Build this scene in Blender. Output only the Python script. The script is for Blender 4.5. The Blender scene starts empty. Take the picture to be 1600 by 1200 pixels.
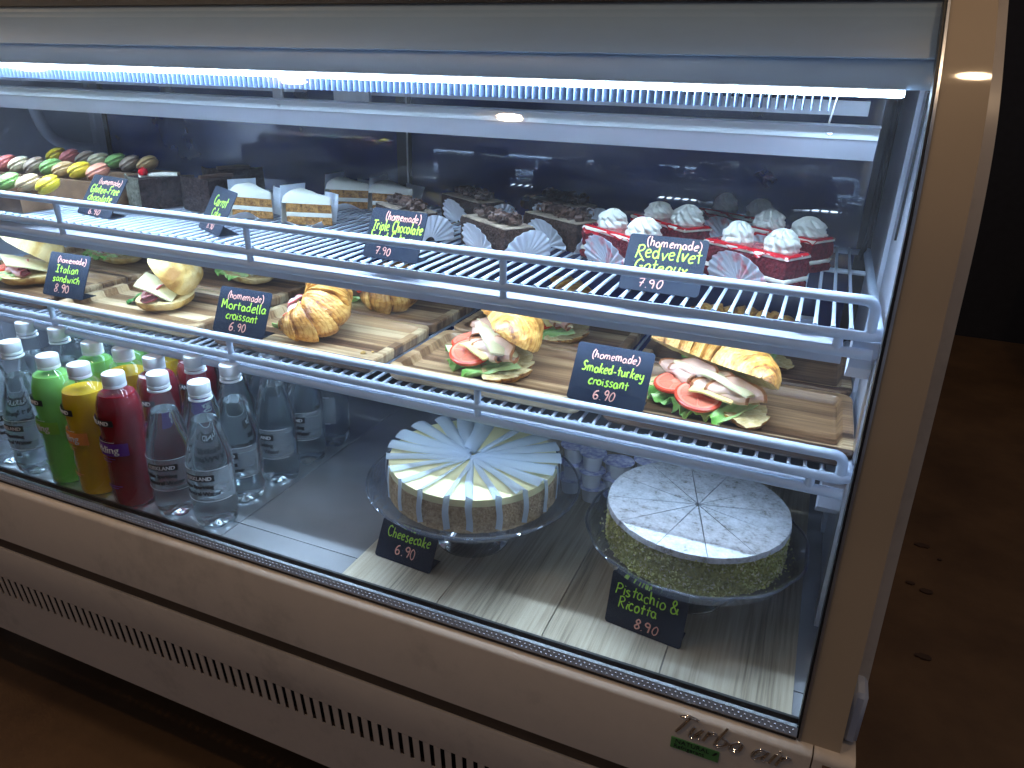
import bpy, math, random
from math import sin, cos, pi, radians as R, sqrt, atan2
from mathutils import Vector, Matrix, noise

random.seed(11)
S = bpy.context.scene
C = S.collection

# ------------------------------------------------------------------ camera
Z0 = 1.15                                   # camera height above the floor
cam = bpy.data.cameras.new('camera')
camo = bpy.data.objects.new('camera', cam)
C.objects.link(camo)
S.camera = camo
cam.sensor_width = 36.0
cam.lens = 1145.0 / 1600.0 * 36.0
cam.clip_start = 0.02
cam.clip_end = 60
ax = Vector((0.92102, 0.38826, 0.0)); 
RX = ((0.921, 0.174, -0.349), (0.388, -0.344, 0.855), (0.029, -0.923, -0.384))
def _setcam():
    # rows of RX = world axes written in picture axes (x right, y down, z forward)
    P = Vector((0, 0, 0)); f = 1145.0
    def d(u, v): return Vector((u - 800, v - 600, f)).normalized()
    a = -d(-2226, 29); y = d(1320, 140); y = (y - a * a.dot(y)).normalized(); z = a.cross(y)
    right = Vector((a.x, y.x, z.x)); down = Vector((a.y, y.y, z.y)); fwd = Vector((a.z, y.z, z.z))
    m = Matrix((right, -down, -fwd)).transposed().to_4x4()
    m.translation = Vector((0, 0, Z0))
    camo.matrix_world = m
_setcam()

# ------------------------------------------------------------------ world, exposure
W = bpy.data.worlds.new('World'); S.world = W; W.use_nodes = True
W.node_tree.nodes['Background'].inputs[0].default_value = (0.52, 0.54, 0.66, 1)
W.node_tree.nodes['Background'].inputs[1].default_value = 0.10
S.view_settings.view_transform = 'Standard'
S.view_settings.look = 'None'
S.view_settings.exposure = 0.6
S.view_settings.gamma = 1.0
cy = S.cycles
cy.use_denoising = True
cy.max_bounces = 14; cy.transparent_max_bounces = 24; cy.transmission_bounces = 12; cy.glossy_bounces = 6
cy.caustics_refractive = True; cy.caustics_reflective = True
cy.sample_clamp_indirect = 4.0
cy.blur_glossy = 0.6

LED_COL = (0.55, 0.76, 1.0)
LED_TOP = 66.0
LED_SHELF = 21.0
DECK_FILL = 9.5  # strength of the unseen fill strip added over the deck
LED_BEAM = 2.2
LAMP_COL = (1.0, 0.70, 0.42)
LAMP_STR = 120.0

# ------------------------------------------------------------------ node helpers
def newmat(name):
    m = bpy.data.materials.new(name); m.use_nodes = True
    nt = m.node_tree
    return m, nt, nt.nodes['Principled BSDF'], nt.nodes['Material Output']
def N(nt, typ, **kw):
    n = nt.nodes.new(typ)
    for k, v in kw.items():
        if k.startswith('i_'): n.inputs[k[2:].replace('_', ' ')].default_value = v
        else: setattr(n, k, v)
    return n
def L(nt, a, b): nt.links.new(a, b)
def col4(c): return (c[0], c[1], c[2], 1.0)
def coords(nt, scale=(1, 1, 1), rot=(0, 0, 0), kind='Object'):
    tc = N(nt, 'ShaderNodeTexCoord'); mp = N(nt, 'ShaderNodeMapping')
    mp.inputs['Scale'].default_value = scale; mp.inputs['Rotation'].default_value = rot
    L(nt, tc.outputs[kind], mp.inputs['Vector'])
    return mp.outputs['Vector']
def ramp(nt, fac, stops, interp='LINEAR'):
    r = N(nt, 'ShaderNodeValToRGB'); r.color_ramp.interpolation = interp
    els = r.color_ramp.elements
    while len(els) > 1: els.remove(els[-1])
    els[0].position = stops[0][0]; els[0].color = col4(stops[0][1])
    for p, c in stops[1:]:
        e = els.new(p); e.color = col4(c)
    L(nt, fac, r.inputs['Fac'])
    return r.outputs['Color']
def noise_fac(nt, vec, scale, detail=4, rough=0.55, dist=0.0):
    n = N(nt, 'ShaderNodeTexNoise'); n.inputs['Scale'].default_value = scale
    n.inputs['Detail'].default_value = detail; n.inputs['Roughness'].default_value = rough
    n.inputs['Distortion'].default_value = dist
    L(nt, vec, n.inputs['Vector'])
    return n.outputs['Fac']
def bump(nt, h, strength, dist=0.001, normal=None):
    b = N(nt, 'ShaderNodeBump'); b.inputs['Strength'].default_value = strength
    b.inputs['Distance'].default_value = dist
    L(nt, h, b.inputs['Height'])
    if normal is not None: L(nt, normal, b.inputs['Normal'])
    return b.outputs['Normal']
def spec(b, v):
    b.inputs['Specular IOR Level'].default_value = v
def simple(name, c, rough=0.5, metal=0.0, var=0.12, vscale=30.0, bmp=0.15, bscale=200.0, bdist=0.0005, sss=0.0, c2=None, coat=0.0, trans=0.0, sp=0.5):
    m, nt, b, o = newmat(name)
    v = coords(nt)
    f = noise_fac(nt, v, vscale, 5)
    cc = c2 if c2 else tuple(x * (1 - 2 * var) for x in c)
    L(nt, ramp(nt, f, [(0.3, cc), (0.65, c)]), b.inputs['Base Color'])
    b.inputs['Roughness'].default_value = rough; b.inputs['Metallic'].default_value = metal
    spec(b, sp)
    if bmp: L(nt, bump(nt, noise_fac(nt, v, bscale, 4), bmp, bdist), b.inputs['Normal'])
    if sss:
        b.inputs['Subsurface Weight'].default_value = sss
        b.inputs['Subsurface Scale'].default_value = 0.004
        b.inputs['Subsurface Radius'].default_value = (1.0, 0.5, 0.3)
    if coat: b.inputs['Coat Weight'].default_value = coat; b.inputs['Coat Roughness'].default_value = 0.05
    if trans: b.inputs['Transmission Weight'].default_value = trans
    return m
def emit(name, c, s):
    m, nt, b, o = newmat(name)
    b.inputs['Base Color'].default_value = (0.8, 0.8, 0.8, 1)
    b.inputs['Emission Color'].default_value = col4(c); b.inputs['Emission Strength'].default_value = s
    return m
def attrmat(name, lo, mid, hi, rough=0.45, bmp=0.4, bscale=180, bdist=0.001, streak=None, coat=0.0, sss=0.0):
    """colour by the 'tone' attribute (bake / crust colour of the thing itself) plus grain"""
    m, nt, b, o = newmat(name)
    a = N(nt, 'ShaderNodeAttribute'); a.attribute_name = 'tone'
    v = coords(nt, streak or (1, 1, 1))
    f = noise_fac(nt, v, 60, 6, 0.65)
    mx = N(nt, 'ShaderNodeMath', operation='MULTIPLY_ADD'); L(nt, f, mx.inputs[0]); mx.inputs[1].default_value = 0.75
    ad = N(nt, 'ShaderNodeMath', operation='SUBTRACT'); L(nt, a.outputs['Fac'], ad.inputs[0]); ad.inputs[1].default_value = 0.37
    L(nt, ad.outputs[0], mx.inputs[2])
    L(nt, ramp(nt, mx.outputs[0], [(0.05, lo), (0.45, mid), (0.85, hi)]), b.inputs['Base Color'])
    b.inputs['Roughness'].default_value = rough
    L(nt, bump(nt, noise_fac(nt, v, bscale, 5, 0.6), bmp, bdist), b.inputs['Normal'])
    if coat: b.inputs['Coat Weight'].default_value = coat; b.inputs['Coat Roughness'].default_value = 0.25
    if sss: b.inputs['Subsurface Weight'].default_value = sss; b.inputs['Subsurface Scale'].default_value = 0.004
    return m

M = {}
M['white_paint'] = simple('white_painted_steel', (0.54, 0.58, 0.68), 0.42, var=0.05, vscale=8, bmp=0.04, bscale=60)
M['wire_white'] = simple('white_coated_wire', (0.48, 0.57, 0.71), 0.5, var=0.02, vscale=40, bmp=0.0, sp=0.3)
M['tan'] = simple('beige_painted_steel', (0.60, 0.54, 0.47), 0.34, var=0.04, vscale=6, bmp=0.03, bscale=90)
M['post'] = simple('tan_painted_steel', (0.50, 0.39, 0.27), 0.5, var=0.04, vscale=6, bmp=0.0, coat=0.5, sp=0.15)
M['header'] = simple('grey_header_paint', (0.27, 0.40, 0.57), 0.42, var=0.05, vscale=5, bmp=0.02)
M['dark_groove'] = simple('dark_brown_trim', (0.085, 0.06, 0.045), 0.35, var=0.1)
M['black'] = simple('black_rubber', (0.012, 0.012, 0.014), 0.45, var=0.1, bmp=0.1)
M['void'] = simple('unlit_black', (0.006, 0.006, 0.007), 0.9)
M['alu'] = simple('brushed_aluminium', (0.62, 0.64, 0.68), 0.3, metal=1.0, var=0.1, vscale=50)
M['chrome'] = simple('chrome', (0.75, 0.73, 0.72), 0.12, metal=1.0, var=0.03)
M['fin'] = simple('blue_grey_fin', (0.07, 0.10, 0.17), 0.4)
M['lip'] = simple('lit_pale_lip', (0.80, 0.88, 0.92), 0.35, var=0.03)  # paler than the rest of the deflector: tube light put into the colour
M['led'] = emit('led_diffuser', LED_COL, LED_TOP)
M['led_face'] = emit('led_tube_side', LED_COL, 20.0)
M['deck_fill'] = emit('deck_fill_strip', LED_COL, DECK_FILL)
M['led2'] = emit('shelf_led_diffuser', LED_COL, LED_SHELF)
M['bulb'] = emit('warm_bulb', LAMP_COL, LAMP_STR)
M['chalk'] = simple('chalkboard', (0.014, 0.022, 0.040), 0.6, sp=0.2, vscale=60, bmp=0.05, c2=(0.007, 0.014, 0.032))
M['ink_green'] = simple('green_chalk_ink', (0.50, 0.86, 0.06), 0.6, var=0.12, vscale=400)
M['ink_pink'] = simple('pink_chalk_ink', (0.88, 0.42, 0.33), 0.6, var=0.12, vscale=400)
M['badge'] = simple('green_badge', (0.10, 0.32, 0.10), 0.35, var=0.05)
M['ink_dark'] = simple('dark_print', (0.012, 0.015, 0.02), 0.5)
M['ink_white'] = simple('white_print', (0.8, 0.82, 0.85), 0.5)
M['cap'] = simple('white_bottle_cap', (0.72, 0.78, 0.84), 0.35, var=0.03, sss=0.1)
M['paper'] = simple('white_greaseproof_paper', (0.66, 0.73, 0.84), 0.6, var=0.06, vscale=60, bmp=0.3, bscale=300, trans=0.0)
M['cream'] = simple('whipped_cream', (0.70, 0.71, 0.64), 0.5, var=0.03, sss=0.0, bmp=0.2, bscale=150)
M['creamcheese'] = simple('cream_layer', (0.80, 0.76, 0.66), 0.5, var=0.08, vscale=120, bmp=0.4, bscale=250)
M['mocha'] = simple('mocha_cream', (0.42, 0.33, 0.24), 0.6, var=0.3, vscale=90, bmp=0.5, bscale=120, bdist=0.002)
M['glaze'] = simple('red_glaze', (0.62, 0.012, 0.022), 0.08, var=0.25, vscale=45, bmp=0.35, bscale=60, bdist=0.002, coat=1.0)
M['cheese'] = simple('pale_cheese', (0.74, 0.68, 0.42), 0.35, var=0.04, sss=0.2, bmp=0.05)
M['cheese2'] = simple('yellow_cheese', (0.84, 0.66, 0.27), 0.35, var=0.04, sss=0.2, bmp=0.05)
M['choc'] = simple('chocolate', (0.095, 0.05, 0.035), 0.38, var=0.15, vscale=80)
M['wood_box'] = simple('stained_wood_box', (0.23, 0.13, 0.07), 0.5, var=0.25, vscale=25, bmp=0.2)
M['crumbtan'] = simple('golden_crumb', (0.62, 0.38, 0.12), 0.7)
M['plastic_grey'] = simple('milky_plastic_cup', (0.80, 0.84, 0.92), 0.35, var=0.05)
M['foil_blue'] = simple('blue_printed_foil', (0.25, 0.28, 0.60), 0.3, c2=(0.75, 0.78, 0.90), vscale=160, bmp=0.2)
M['shade'] = simple('black_lamp_shade', (0.02, 0.018, 0.016), 0.4)

def worn_paint(name, c, rough, streak):
    m, nt, b, o = newmat(name)
    v = coords(nt, streak)
    f = noise_fac(nt, v, 5, 6, 0.6); g = noise_fac(nt, coords(nt), 38, 5, 0.7)
    k = N(nt, 'ShaderNodeMath', operation='MULTIPLY_ADD'); L(nt, g, k.inputs[0]); k.inputs[1].default_value = 0.5; L(nt, f, k.inputs[2])
    dk = tuple(x * 0.78 for x in c); dirt = tuple(x * 0.45 for x in c)
    L(nt, ramp(nt, k.outputs[0], [(0.42, dirt), (0.50, dk), (0.72, c), (1.0, tuple(min(1, x * 1.06) for x in c))]), b.inputs['Base Color'])
    L(nt, ramp(nt, f, [(0.3, (rough * 1.4,) * 3), (0.7, (rough * .8,) * 3)]), b.inputs['Roughness'])
    spec(b, 0.3)
    L(nt, bump(nt, g, 0.04, 0.001), b.inputs['Normal'])
    return m
M['tan'] = worn_paint('beige_painted_steel', (0.70, 0.61, 0.52), 0.38, (1, 1, 1))
def crumb_mat(name, c, c2, scale=170, bs=0.9):
    m, nt, b, o = newmat(name)
    v = coords(nt)
    vo = N(nt, 'ShaderNodeTexVoronoi'); vo.inputs['Scale'].default_value = scale * 1.5; L(nt, v, vo.inputs['Vector'])
    f = noise_fac(nt, v, scale, 6, 0.7)
    L(nt, ramp(nt, f, [(0.35, c2), (0.62, c)]), b.inputs['Base Color'])
    b.inputs['Roughness'].default_value = 0.9; spec(b, 0.15)
    n1 = bump(nt, vo.outputs['Distance'], bs * 0.8, 0.003)
    L(nt, bump(nt, f, bs, 0.004, n1), b.inputs['Normal'])
    return m
M['redcake'] = crumb_mat('red_velvet_crumb', (0.20, 0.020, 0.028), (0.055, 0.006, 0.010))
M['choccake'] = crumb_mat('chocolate_crumb', (0.070, 0.038, 0.028), (0.02, 0.012, 0.009))
M['darkcake'] = crumb_mat('dark_chocolate_crumb', (0.05, 0.032, 0.03), (0.012, 0.008, 0.009), 130)
M['coatcake'] = crumb_mat('nut_coated_side', (0.20, 0.20, 0.16), (0.08, 0.075, 0.055), 150)
M['carrotcake'] = crumb_mat('carrot_cake_crumb', (0.50, 0.25, 0.07), (0.17, 0.075, 0.025), 200)
M['crust'] = crumb_mat('biscuit_crust', (0.44, 0.32, 0.19), (0.24, 0.155, 0.085), 190, 0.6)
M['pistcake'] = crumb_mat('pistachio_sponge', (0.42, 0.40, 0.14), (0.18, 0.17, 0.05), 200)
M['pistbit'] = simple('chopped_pistachio', (0.62, 0.63, 0.24), 0.7, var=0.35, vscale=60, bmp=0)
M['pistbit2'] = simple('chopped_nut_pale', (0.72, 0.66, 0.44), 0.7, var=0.3, vscale=60, bmp=0)
M['croissant'] = attrmat('croissant_crust', (0.16, 0.045, 0.008), (0.56, 0.25, 0.045), (0.86, 0.56, 0.17), 0.42, 0.9, 110, 0.003, (1, 1, 2.0), coat=0.2)
M['ciabatta'] = attrmat('ciabatta_crust', (0.28, 0.13, 0.022), (0.54, 0.35, 0.095), (0.66, 0.51, 0.23), 0.6, 0.9, 55, 0.005)
M['bread'] = crumb_mat('bread_crumb', (0.80, 0.66, 0.36), (0.62, 0.44, 0.18), 120, 0.5)
M['lettuce'] = attrmat('lettuce_leaf', (0.04, 0.20, 0.03), (0.24, 0.52, 0.10), (0.58, 0.78, 0.34), 0.35, 0.5, 70, 0.002)
M['spinach'] = attrmat('dark_leaf', (0.015, 0.09, 0.02), (0.05, 0.22, 0.05), (0.12, 0.34, 0.09), 0.35, 0.5, 70, 0.002)
M['turkey'] = attrmat('sliced_turkey', (0.30, 0.11, 0.04), (0.56, 0.31, 0.21), (0.66, 0.44, 0.35), 0.3, 0.15, 120, 0.001, coat=0.3, sss=0.15)
M['ham'] = attrmat('sliced_ham', (0.42, 0.10, 0.10), (0.70, 0.34, 0.32), (0.82, 0.58, 0.55), 0.3, 0.2, 120, 0.001, coat=0.3, sss=0.15)
M['salami'] = attrmat('sliced_salami', (0.25, 0.04, 0.04), (0.48, 0.13, 0.12), (0.68, 0.34, 0.32), 0.35, 0.3, 150, 0.001)

def tomato_mat():
    m, nt, b, o = newmat('tomato_slice')
    a = N(nt, 'ShaderNodeAttribute'); a.attribute_name = 'tone'
    v = coords(nt)
    f = noise_fac(nt, v, 110, 4)
    mx = N(nt, 'ShaderNodeMath', operation='MULTIPLY_ADD'); L(nt, f, mx.inputs[0]); mx.inputs[1].default_value = 0.35; L(nt, a.outputs['Fac'], mx.inputs[2])
    L(nt, ramp(nt, mx.outputs[0], [(0.2, (0.62, 0.20, 0.12)), (0.5, (0.78, 0.16, 0.09)), (0.85, (0.85, 0.30, 0.20)), (1.12, (0.72, 0.07, 0.03))]), b.inputs['Base Color'])
    b.inputs['Roughness'].default_value = 0.22; b.inputs['Subsurface Weight'].default_value = 0.15; b.inputs['Subsurface Scale'].default_value = 0.003
    L(nt, bump(nt, f, 0.4, 0.001), b.inputs['Normal'])
    return m
M['tomato'] = tomato_mat()

def wood_tray_mat():
    m, nt, b, o = newmat('acacia_wood')
    v = coords(nt, (1, 1, 1), kind='Object')
    inf = N(nt, 'ShaderNodeObjectInfo')
    off = N(nt, 'ShaderNodeVectorMath', operation='MULTIPLY_ADD')
    comb = N(nt, 'ShaderNodeCombineXYZ'); 
    for k in range(3): L(nt, inf.outputs['Random'], comb.inputs[k])
    L(nt, comb.outputs[0], off.inputs[0]); off.inputs[1].default_value = (3.1, 1.7, 0.0); L(nt, v, off.inputs[2])
    v2 = off.outputs[0]
    # staves along x of uneven tone
    sep = N(nt, 'ShaderNodeSeparateXYZ'); L(nt, v2, sep.inputs[0])
    wob = N(nt, 'ShaderNodeMath', operation='MULTIPLY'); L(nt, sep.outputs['Y'], wob.inputs[0]); wob.inputs[1].default_value = 34.0
    vor = N(nt, 'ShaderNodeTexVoronoi', voronoi_dimensions='1D'); vor.inputs['Scale'].default_value = 1.0; L(nt, wob.outputs[0], vor.inputs['W'])
    vs = N(nt, 'ShaderNodeSeparateColor'); L(nt, vor.outputs['Color'], vs.inputs[0])
    mp = N(nt, 'ShaderNodeMapping'); mp.inputs['Scale'].default_value = (2.2, 60, 20); L(nt, v2, mp.inputs['Vector'])
    g = noise_fac(nt, mp.outputs[0], 1.4, 7, 0.62, 0.9)
    mp2 = N(nt, 'ShaderNodeMapping'); mp2.inputs['Scale'].default_value = (3.0, 260, 50); L(nt, v2, mp2.inputs['Vector'])
    g2 = noise_fac(nt, mp2.outputs[0], 1.2, 5, 0.6)
    a1 = N(nt, 'ShaderNodeMath', operation='MULTIPLY_ADD'); L(nt, vs.outputs[0], a1.inputs[0]); a1.inputs[1].default_value = 0.55
    a2 = N(nt, 'ShaderNodeMath', operation='MULTIPLY_ADD'); L(nt, g2, a2.inputs[0]); a2.inputs[1].default_value = 0.25; a2.inputs[2].default_value = -0.22
    L(nt, a2.outputs[0], a1.inputs[2])
    a3 = N(nt, 'ShaderNodeMath', operation='MULTIPLY_ADD'); L(nt, g, a3.inputs[0]); a3.inputs[1].default_value = 0.95; L(nt, a1.outputs[0], a3.inputs[2])
    L(nt, ramp(nt, a3.outputs[0], [(0.32, (0.060, 0.028, 0.014)), (0.50, (0.19, 0.10, 0.048)), (0.70, (0.36, 0.215, 0.105)), (0.92, (0.66, 0.50, 0.29))]), b.inputs['Base Color'])
    b.inputs['Roughness'].default_value = 0.38
    L(nt, bump(nt, g2, 0.25, 0.0006), b.inputs['Normal'])
    return m
M['acacia'] = wood_tray_mat()

def plank_mat():
    m, nt, b, o = newmat('grey_oak_vinyl')
    tc = N(nt, 'ShaderNodeTexCoord'); inf = N(nt, 'ShaderNodeObjectInfo')
    comb = N(nt, 'ShaderNodeCombineXYZ'); L(nt, inf.outputs['Random'], comb.inputs[0]); L(nt, inf.outputs['Random'], comb.inputs[1])
    off = N(nt, 'ShaderNodeVectorMath', operation='MULTIPLY_ADD'); L(nt, comb.outputs[0], off.inputs[0]); off.inputs[1].default_value = (2, 5, 0); L(nt, tc.outputs['Object'], off.inputs[2])
    mp = N(nt, 'ShaderNodeMapping'); mp.inputs['Scale'].default_value = (9, 1.1, 1); L(nt, off.outputs[0], mp.inputs['Vector'])
    n = noise_fac(nt, mp.outputs[0], 1.3, 3, 0.5, 0.4)
    mm = N(nt, 'ShaderNodeMath', operation='MULTIPLY'); L(nt, n, mm.inputs[0]); mm.inputs[1].default_value = 26.0
    fr = N(nt, 'ShaderNodeMath', operation='SINE'); L(nt, mm.outputs[0], fr.inputs[0])
    mp2 = N(nt, 'ShaderNodeMapping'); mp2.inputs['Scale'].default_value = (260, 7, 1); L(nt, off.outputs[0], mp2.inputs['Vector'])
    g = noise_fac(nt, mp2.outputs[0], 1.0, 5, 0.6)
    a = N(nt, 'ShaderNodeMath', operation='MULTIPLY_ADD'); L(nt, fr.outputs[0], a.inputs[0]); a.inputs[1].default_value = 0.11; L(nt, g, a.inputs[2])
    L(nt, ramp(nt, a.outputs[0], [(0.25, (0.17, 0.14, 0.095)), (0.50, (0.36, 0.305, 0.22)), (0.8, (0.47, 0.41, 0.305))]), b.inputs['Base Color'])
    b.inputs['Roughness'].default_value = 0.42
    L(nt, bump(nt, g, 0.15, 0.0004), b.inputs['Normal'])
    return m
M['plank'] = plank_mat()

def steel_mat():
    m, nt, b, o = newmat('stainless_deck')
    v = coords(nt, (1, 1, 1))
    mp = coords(nt, (4, 260, 1))
    g = noise_fac(nt, mp, 1.5, 5, 0.6); n = noise_fac(nt, v, 9, 4)
    b.inputs['Metallic'].default_value = 0.6
    L(nt, ramp(nt, n, [(0.3, (0.46, 0.48, 0.50)), (0.7, (0.58, 0.60, 0.63))]), b.inputs['Base Color'])
    L(nt, ramp(nt, n, [(0.3, (0.17,) * 3), (0.7, (0.26,) * 3)]), b.inputs['Roughness'])
    L(nt, bump(nt, g, 0.12, 0.0004), b.inputs['Normal'])
    return m
M['steel'] = steel_mat()

def pane_mat(name, dust=0.02, tint=(1, 1, 1), speck=True, refl=1.0):
    """thin clear sheet: mirror-like by Fresnel, otherwise clear, with a little dust"""
    m, nt, b, o = newmat(name)
    nt.nodes.remove(b)
    tr = N(nt, 'ShaderNodeBsdfTransparent'); tr.inputs[0].default_value = col4(tint)
    gl = N(nt, 'ShaderNodeBsdfGlossy'); gl.inputs['Roughness'].default_value = 0.015; gl.inputs[0].default_value = (refl, refl, refl, 1)
    ge = N(nt, 'ShaderNodeNewGeometry'); dp = N(nt, 'ShaderNodeVectorMath', operation='DOT_PRODUCT')
    L(nt, ge.outputs['Normal'], dp.inputs[0]); L(nt, ge.outputs['Incoming'], dp.inputs[1])
    ab = N(nt, 'ShaderNodeMath', operation='ABSOLUTE'); L(nt, dp.outputs['Value'], ab.inputs[0])
    om = N(nt, 'ShaderNodeMath', operation='SUBTRACT', use_clamp=True); om.inputs[0].default_value = 1.0; L(nt, ab.outputs[0], om.inputs[1])
    p5 = N(nt, 'ShaderNodeMath', operation='POWER'); L(nt, om.outputs[0], p5.inputs[0]); p5.inputs[1].default_value = 5.0
    fr = N(nt, 'ShaderNodeMath', operation='MULTIPLY_ADD'); L(nt, p5.outputs[0], fr.inputs[0]); fr.inputs[1].default_value = 0.96; fr.inputs[2].default_value = 0.04
    mx = N(nt, 'ShaderNodeMixShader'); L(nt, fr.outputs[0], mx.inputs[0]); L(nt, tr.outputs[0], mx.inputs[1]); L(nt, gl.outputs[0], mx.inputs[2])
    di = N(nt, 'ShaderNodeBsdfDiffuse'); di.inputs[0].default_value = (0.75, 0.8, 0.9, 1)
    tl = N(nt, 'ShaderNodeBsdfTranslucent'); tl.inputs[0].default_value = (0.75, 0.8, 0.9, 1)
    ad = N(nt, 'ShaderNodeMixShader'); ad.inputs[0].default_value = 0.5; L(nt, di.outputs[0], ad.inputs[1]); L(nt, tl.outputs[0], ad.inputs[2])
    v = coords(nt)
    f = ramp(nt, noise_fac(nt, v, 5, 4, 0.6), [(0.35, (dust * 0.5,) * 3), (0.75, (dust * 1.6,) * 3)])
    fac = f
    if speck:
        st = ramp(nt, noise_fac(nt, coords(nt, (2.2, 2.2, 16), (0.5, 0.6, 0)), 2.2, 5, 0.65, 0.8), [(0.42, (.55, .55, .55)), (0.72, (1.9, 1.9, 1.9))])
        m0 = N(nt, 'ShaderNodeMixRGB', blend_type='MULTIPLY'); m0.inputs[0].default_value = 1; L(nt, f, m0.inputs[1]); L(nt, st, m0.inputs[2]); f = m0.outputs[0]
        vo = N(nt, 'ShaderNodeTexVoronoi'); vo.inputs['Scale'].default_value = 130; L(nt, v, vo.inputs['Vector'])
        s = ramp(nt, vo.outputs['Distance'], [(0.03, (1, 1, 1)), (0.075, (0, 0, 0))])
        msk = ramp(nt, noise_fac(nt, v, 11, 3), [(0.60, (0, 0, 0)), (0.74, (0.5, 0.5, 0.5))])
        mu = N(nt, 'ShaderNodeMixRGB', blend_type='MULTIPLY'); mu.inputs[0].default_value = 1; L(nt, s, mu.inputs[1]); L(nt, msk, mu.inputs[2])
        sc = N(nt, 'ShaderNodeMixRGB', blend_type='ADD'); sc.inputs[0].default_value = 1; L(nt, f, sc.inputs[1]); L(nt, mu.outputs[0], sc.inputs[2])
        fac = sc.outputs[0]
    m2 = N(nt, 'ShaderNodeMixShader'); L(nt, fac, m2.inputs[0]); L(nt, mx.outputs[0], m2.inputs[1]); L(nt, ad.outputs[0], m2.inputs[2])
    L(nt, m2.outputs[0], o.inputs['Surface'])
    return m
M['pane'] = pane_mat('front_glass', 0.017)
M['pet'] = pane_mat('clear_bottle_plastic', 0.03, (0.93, 0.96, 0.97), speck=False)
M['plateglass'] = pane_mat('clear_pressed_glass', 0.035, (0.74, 0.76, 0.80), speck=False)

def doorglass():
    m, nt, b, o = newmat('dark_mirror_glass')
    b.inputs['Base Color'].default_value = (0.006, 0.009, 0.028, 1)
    b.inputs['Roughness'].default_value = 0.03; b.inputs['IOR'].default_value = 1.95
    v = coords(nt)
    L(nt, ramp(nt, noise_fac(nt, v, 6, 5), [(0.3, (0.006, 0.014, 0.075)), (0.8, (0.016, 0.036, 0.18))]), b.inputs['Base Color'])
    return m
M['door'] = doorglass()

def liquid(name, c, trans=0.55, rough=0.05):
    m, nt, b, o = newmat(name)
    v = coords(nt)
    L(nt, ramp(nt, noise_fac(nt, v, 14, 3), [(0.3, tuple(x * 0.72 for x in c)), (0.7, c)]), b.inputs['Base Color'])
    b.inputs['Roughness'].default_value = rough; b.inputs['Transmission Weight'].default_value = trans; b.inputs['IOR'].default_value = 1.33
    return m
M['juice_green'] = liquid('green_soda', (0.36, 0.90, 0.20), .35)
M['juice_orange'] = liquid('orange_soda', (1.0, 0.64, 0.01), .35)
M['juice_red'] = liquid('red_soda', (0.42, 0.004, 0.022), .45)
def water_mat():
    m, nt, b, o = newmat('sparkling_water')
    b.inputs['Base Color'].default_value = (0.86, 0.92, 0.94, 1)
    b.inputs['Transmission Weight'].default_value = 1.0; b.inputs['Roughness'].default_value = 0.0; b.inputs['IOR'].default_value = 1.33
    v = coords(nt, (1, 1, 0.25))
    L(nt, bump(nt, noise_fac(nt, v, 60, 3), 0.25, 0.002), b.inputs['Normal'])
    return m
M['water'] = water_mat()
m, nt, b, o = newmat('clear_printed_film'); nt.nodes.remove(b)
_t = N(nt, 'ShaderNodeBsdfTransparent'); _d = N(nt, 'ShaderNodeBsdfDiffuse'); _d.inputs[0].default_value = (.60, .68, .74, 1)
_b = N(nt, 'ShaderNodeMixShader'); _b.inputs[0].default_value = .17; L(nt, _t.outputs[0], _b.inputs[1]); L(nt, _d.outputs[0], _b.inputs[2]); L(nt, _b.outputs[0], o.inputs['Surface'])
M['film'] = m

def powder_mat():
    m, nt, b, o = newmat('icing_sugar_top')
    v = coords(nt)
    f = noise_fac(nt, v, 70, 7, 0.75); g = noise_fac(nt, v, 260, 3)
    a = N(nt, 'ShaderNodeMath', operation='MULTIPLY_ADD'); L(nt, g, a.inputs[0]); a.inputs[1].default_value = 0.4; L(nt, f, a.inputs[2])
    L(nt, ramp(nt, a.outputs[0], [(0.52, (0.22, 0.21, 0.19)), (0.64, (0.44, 0.46, 0.50)), (0.85, (0.62, 0.65, 0.71))]), b.inputs['Base Color'])
    b.inputs['Roughness'].default_value = 0.95
    L(nt, bump(nt, a.outputs[0], 0.5, 0.001), b.inputs['Normal'])
    return m
M['powder'] = powder_mat()
m, nt, b, o = newmat('translucent_greaseproof'); nt.nodes.remove(b)
_t = N(nt, 'ShaderNodeBsdfTransparent'); _d = N(nt, 'ShaderNodeBsdfDiffuse'); _d.inputs[0].default_value = (.58, .66, .76, 1); _l = N(nt, 'ShaderNodeBsdfTranslucent'); _l.inputs[0].default_value = (.60, .68, .78, 1)
_a = N(nt, 'ShaderNodeMixShader'); _a.inputs[0].default_value = .4; L(nt, _d.outputs[0], _a.inputs[1]); L(nt, _l.outputs[0], _a.inputs[2])
_b = N(nt, 'ShaderNodeMixShader'); _b.inputs[0].default_value = .60; L(nt, _t.outputs[0], _b.inputs[1]); L(nt, _a.outputs[0], _b.inputs[2]); L(nt, _b.outputs[0], o.inputs['Surface'])
M['divider'] = m
M['custard'] = simple('cheesecake_top', (0.64, 0.59, 0.33), 0.38, var=0.06, vscale=25, bmp=0.08, sss=0.15)
M['cut'] = simple('cake_cut_line', (0.20, 0.16, 0.10), 0.9)

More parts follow.
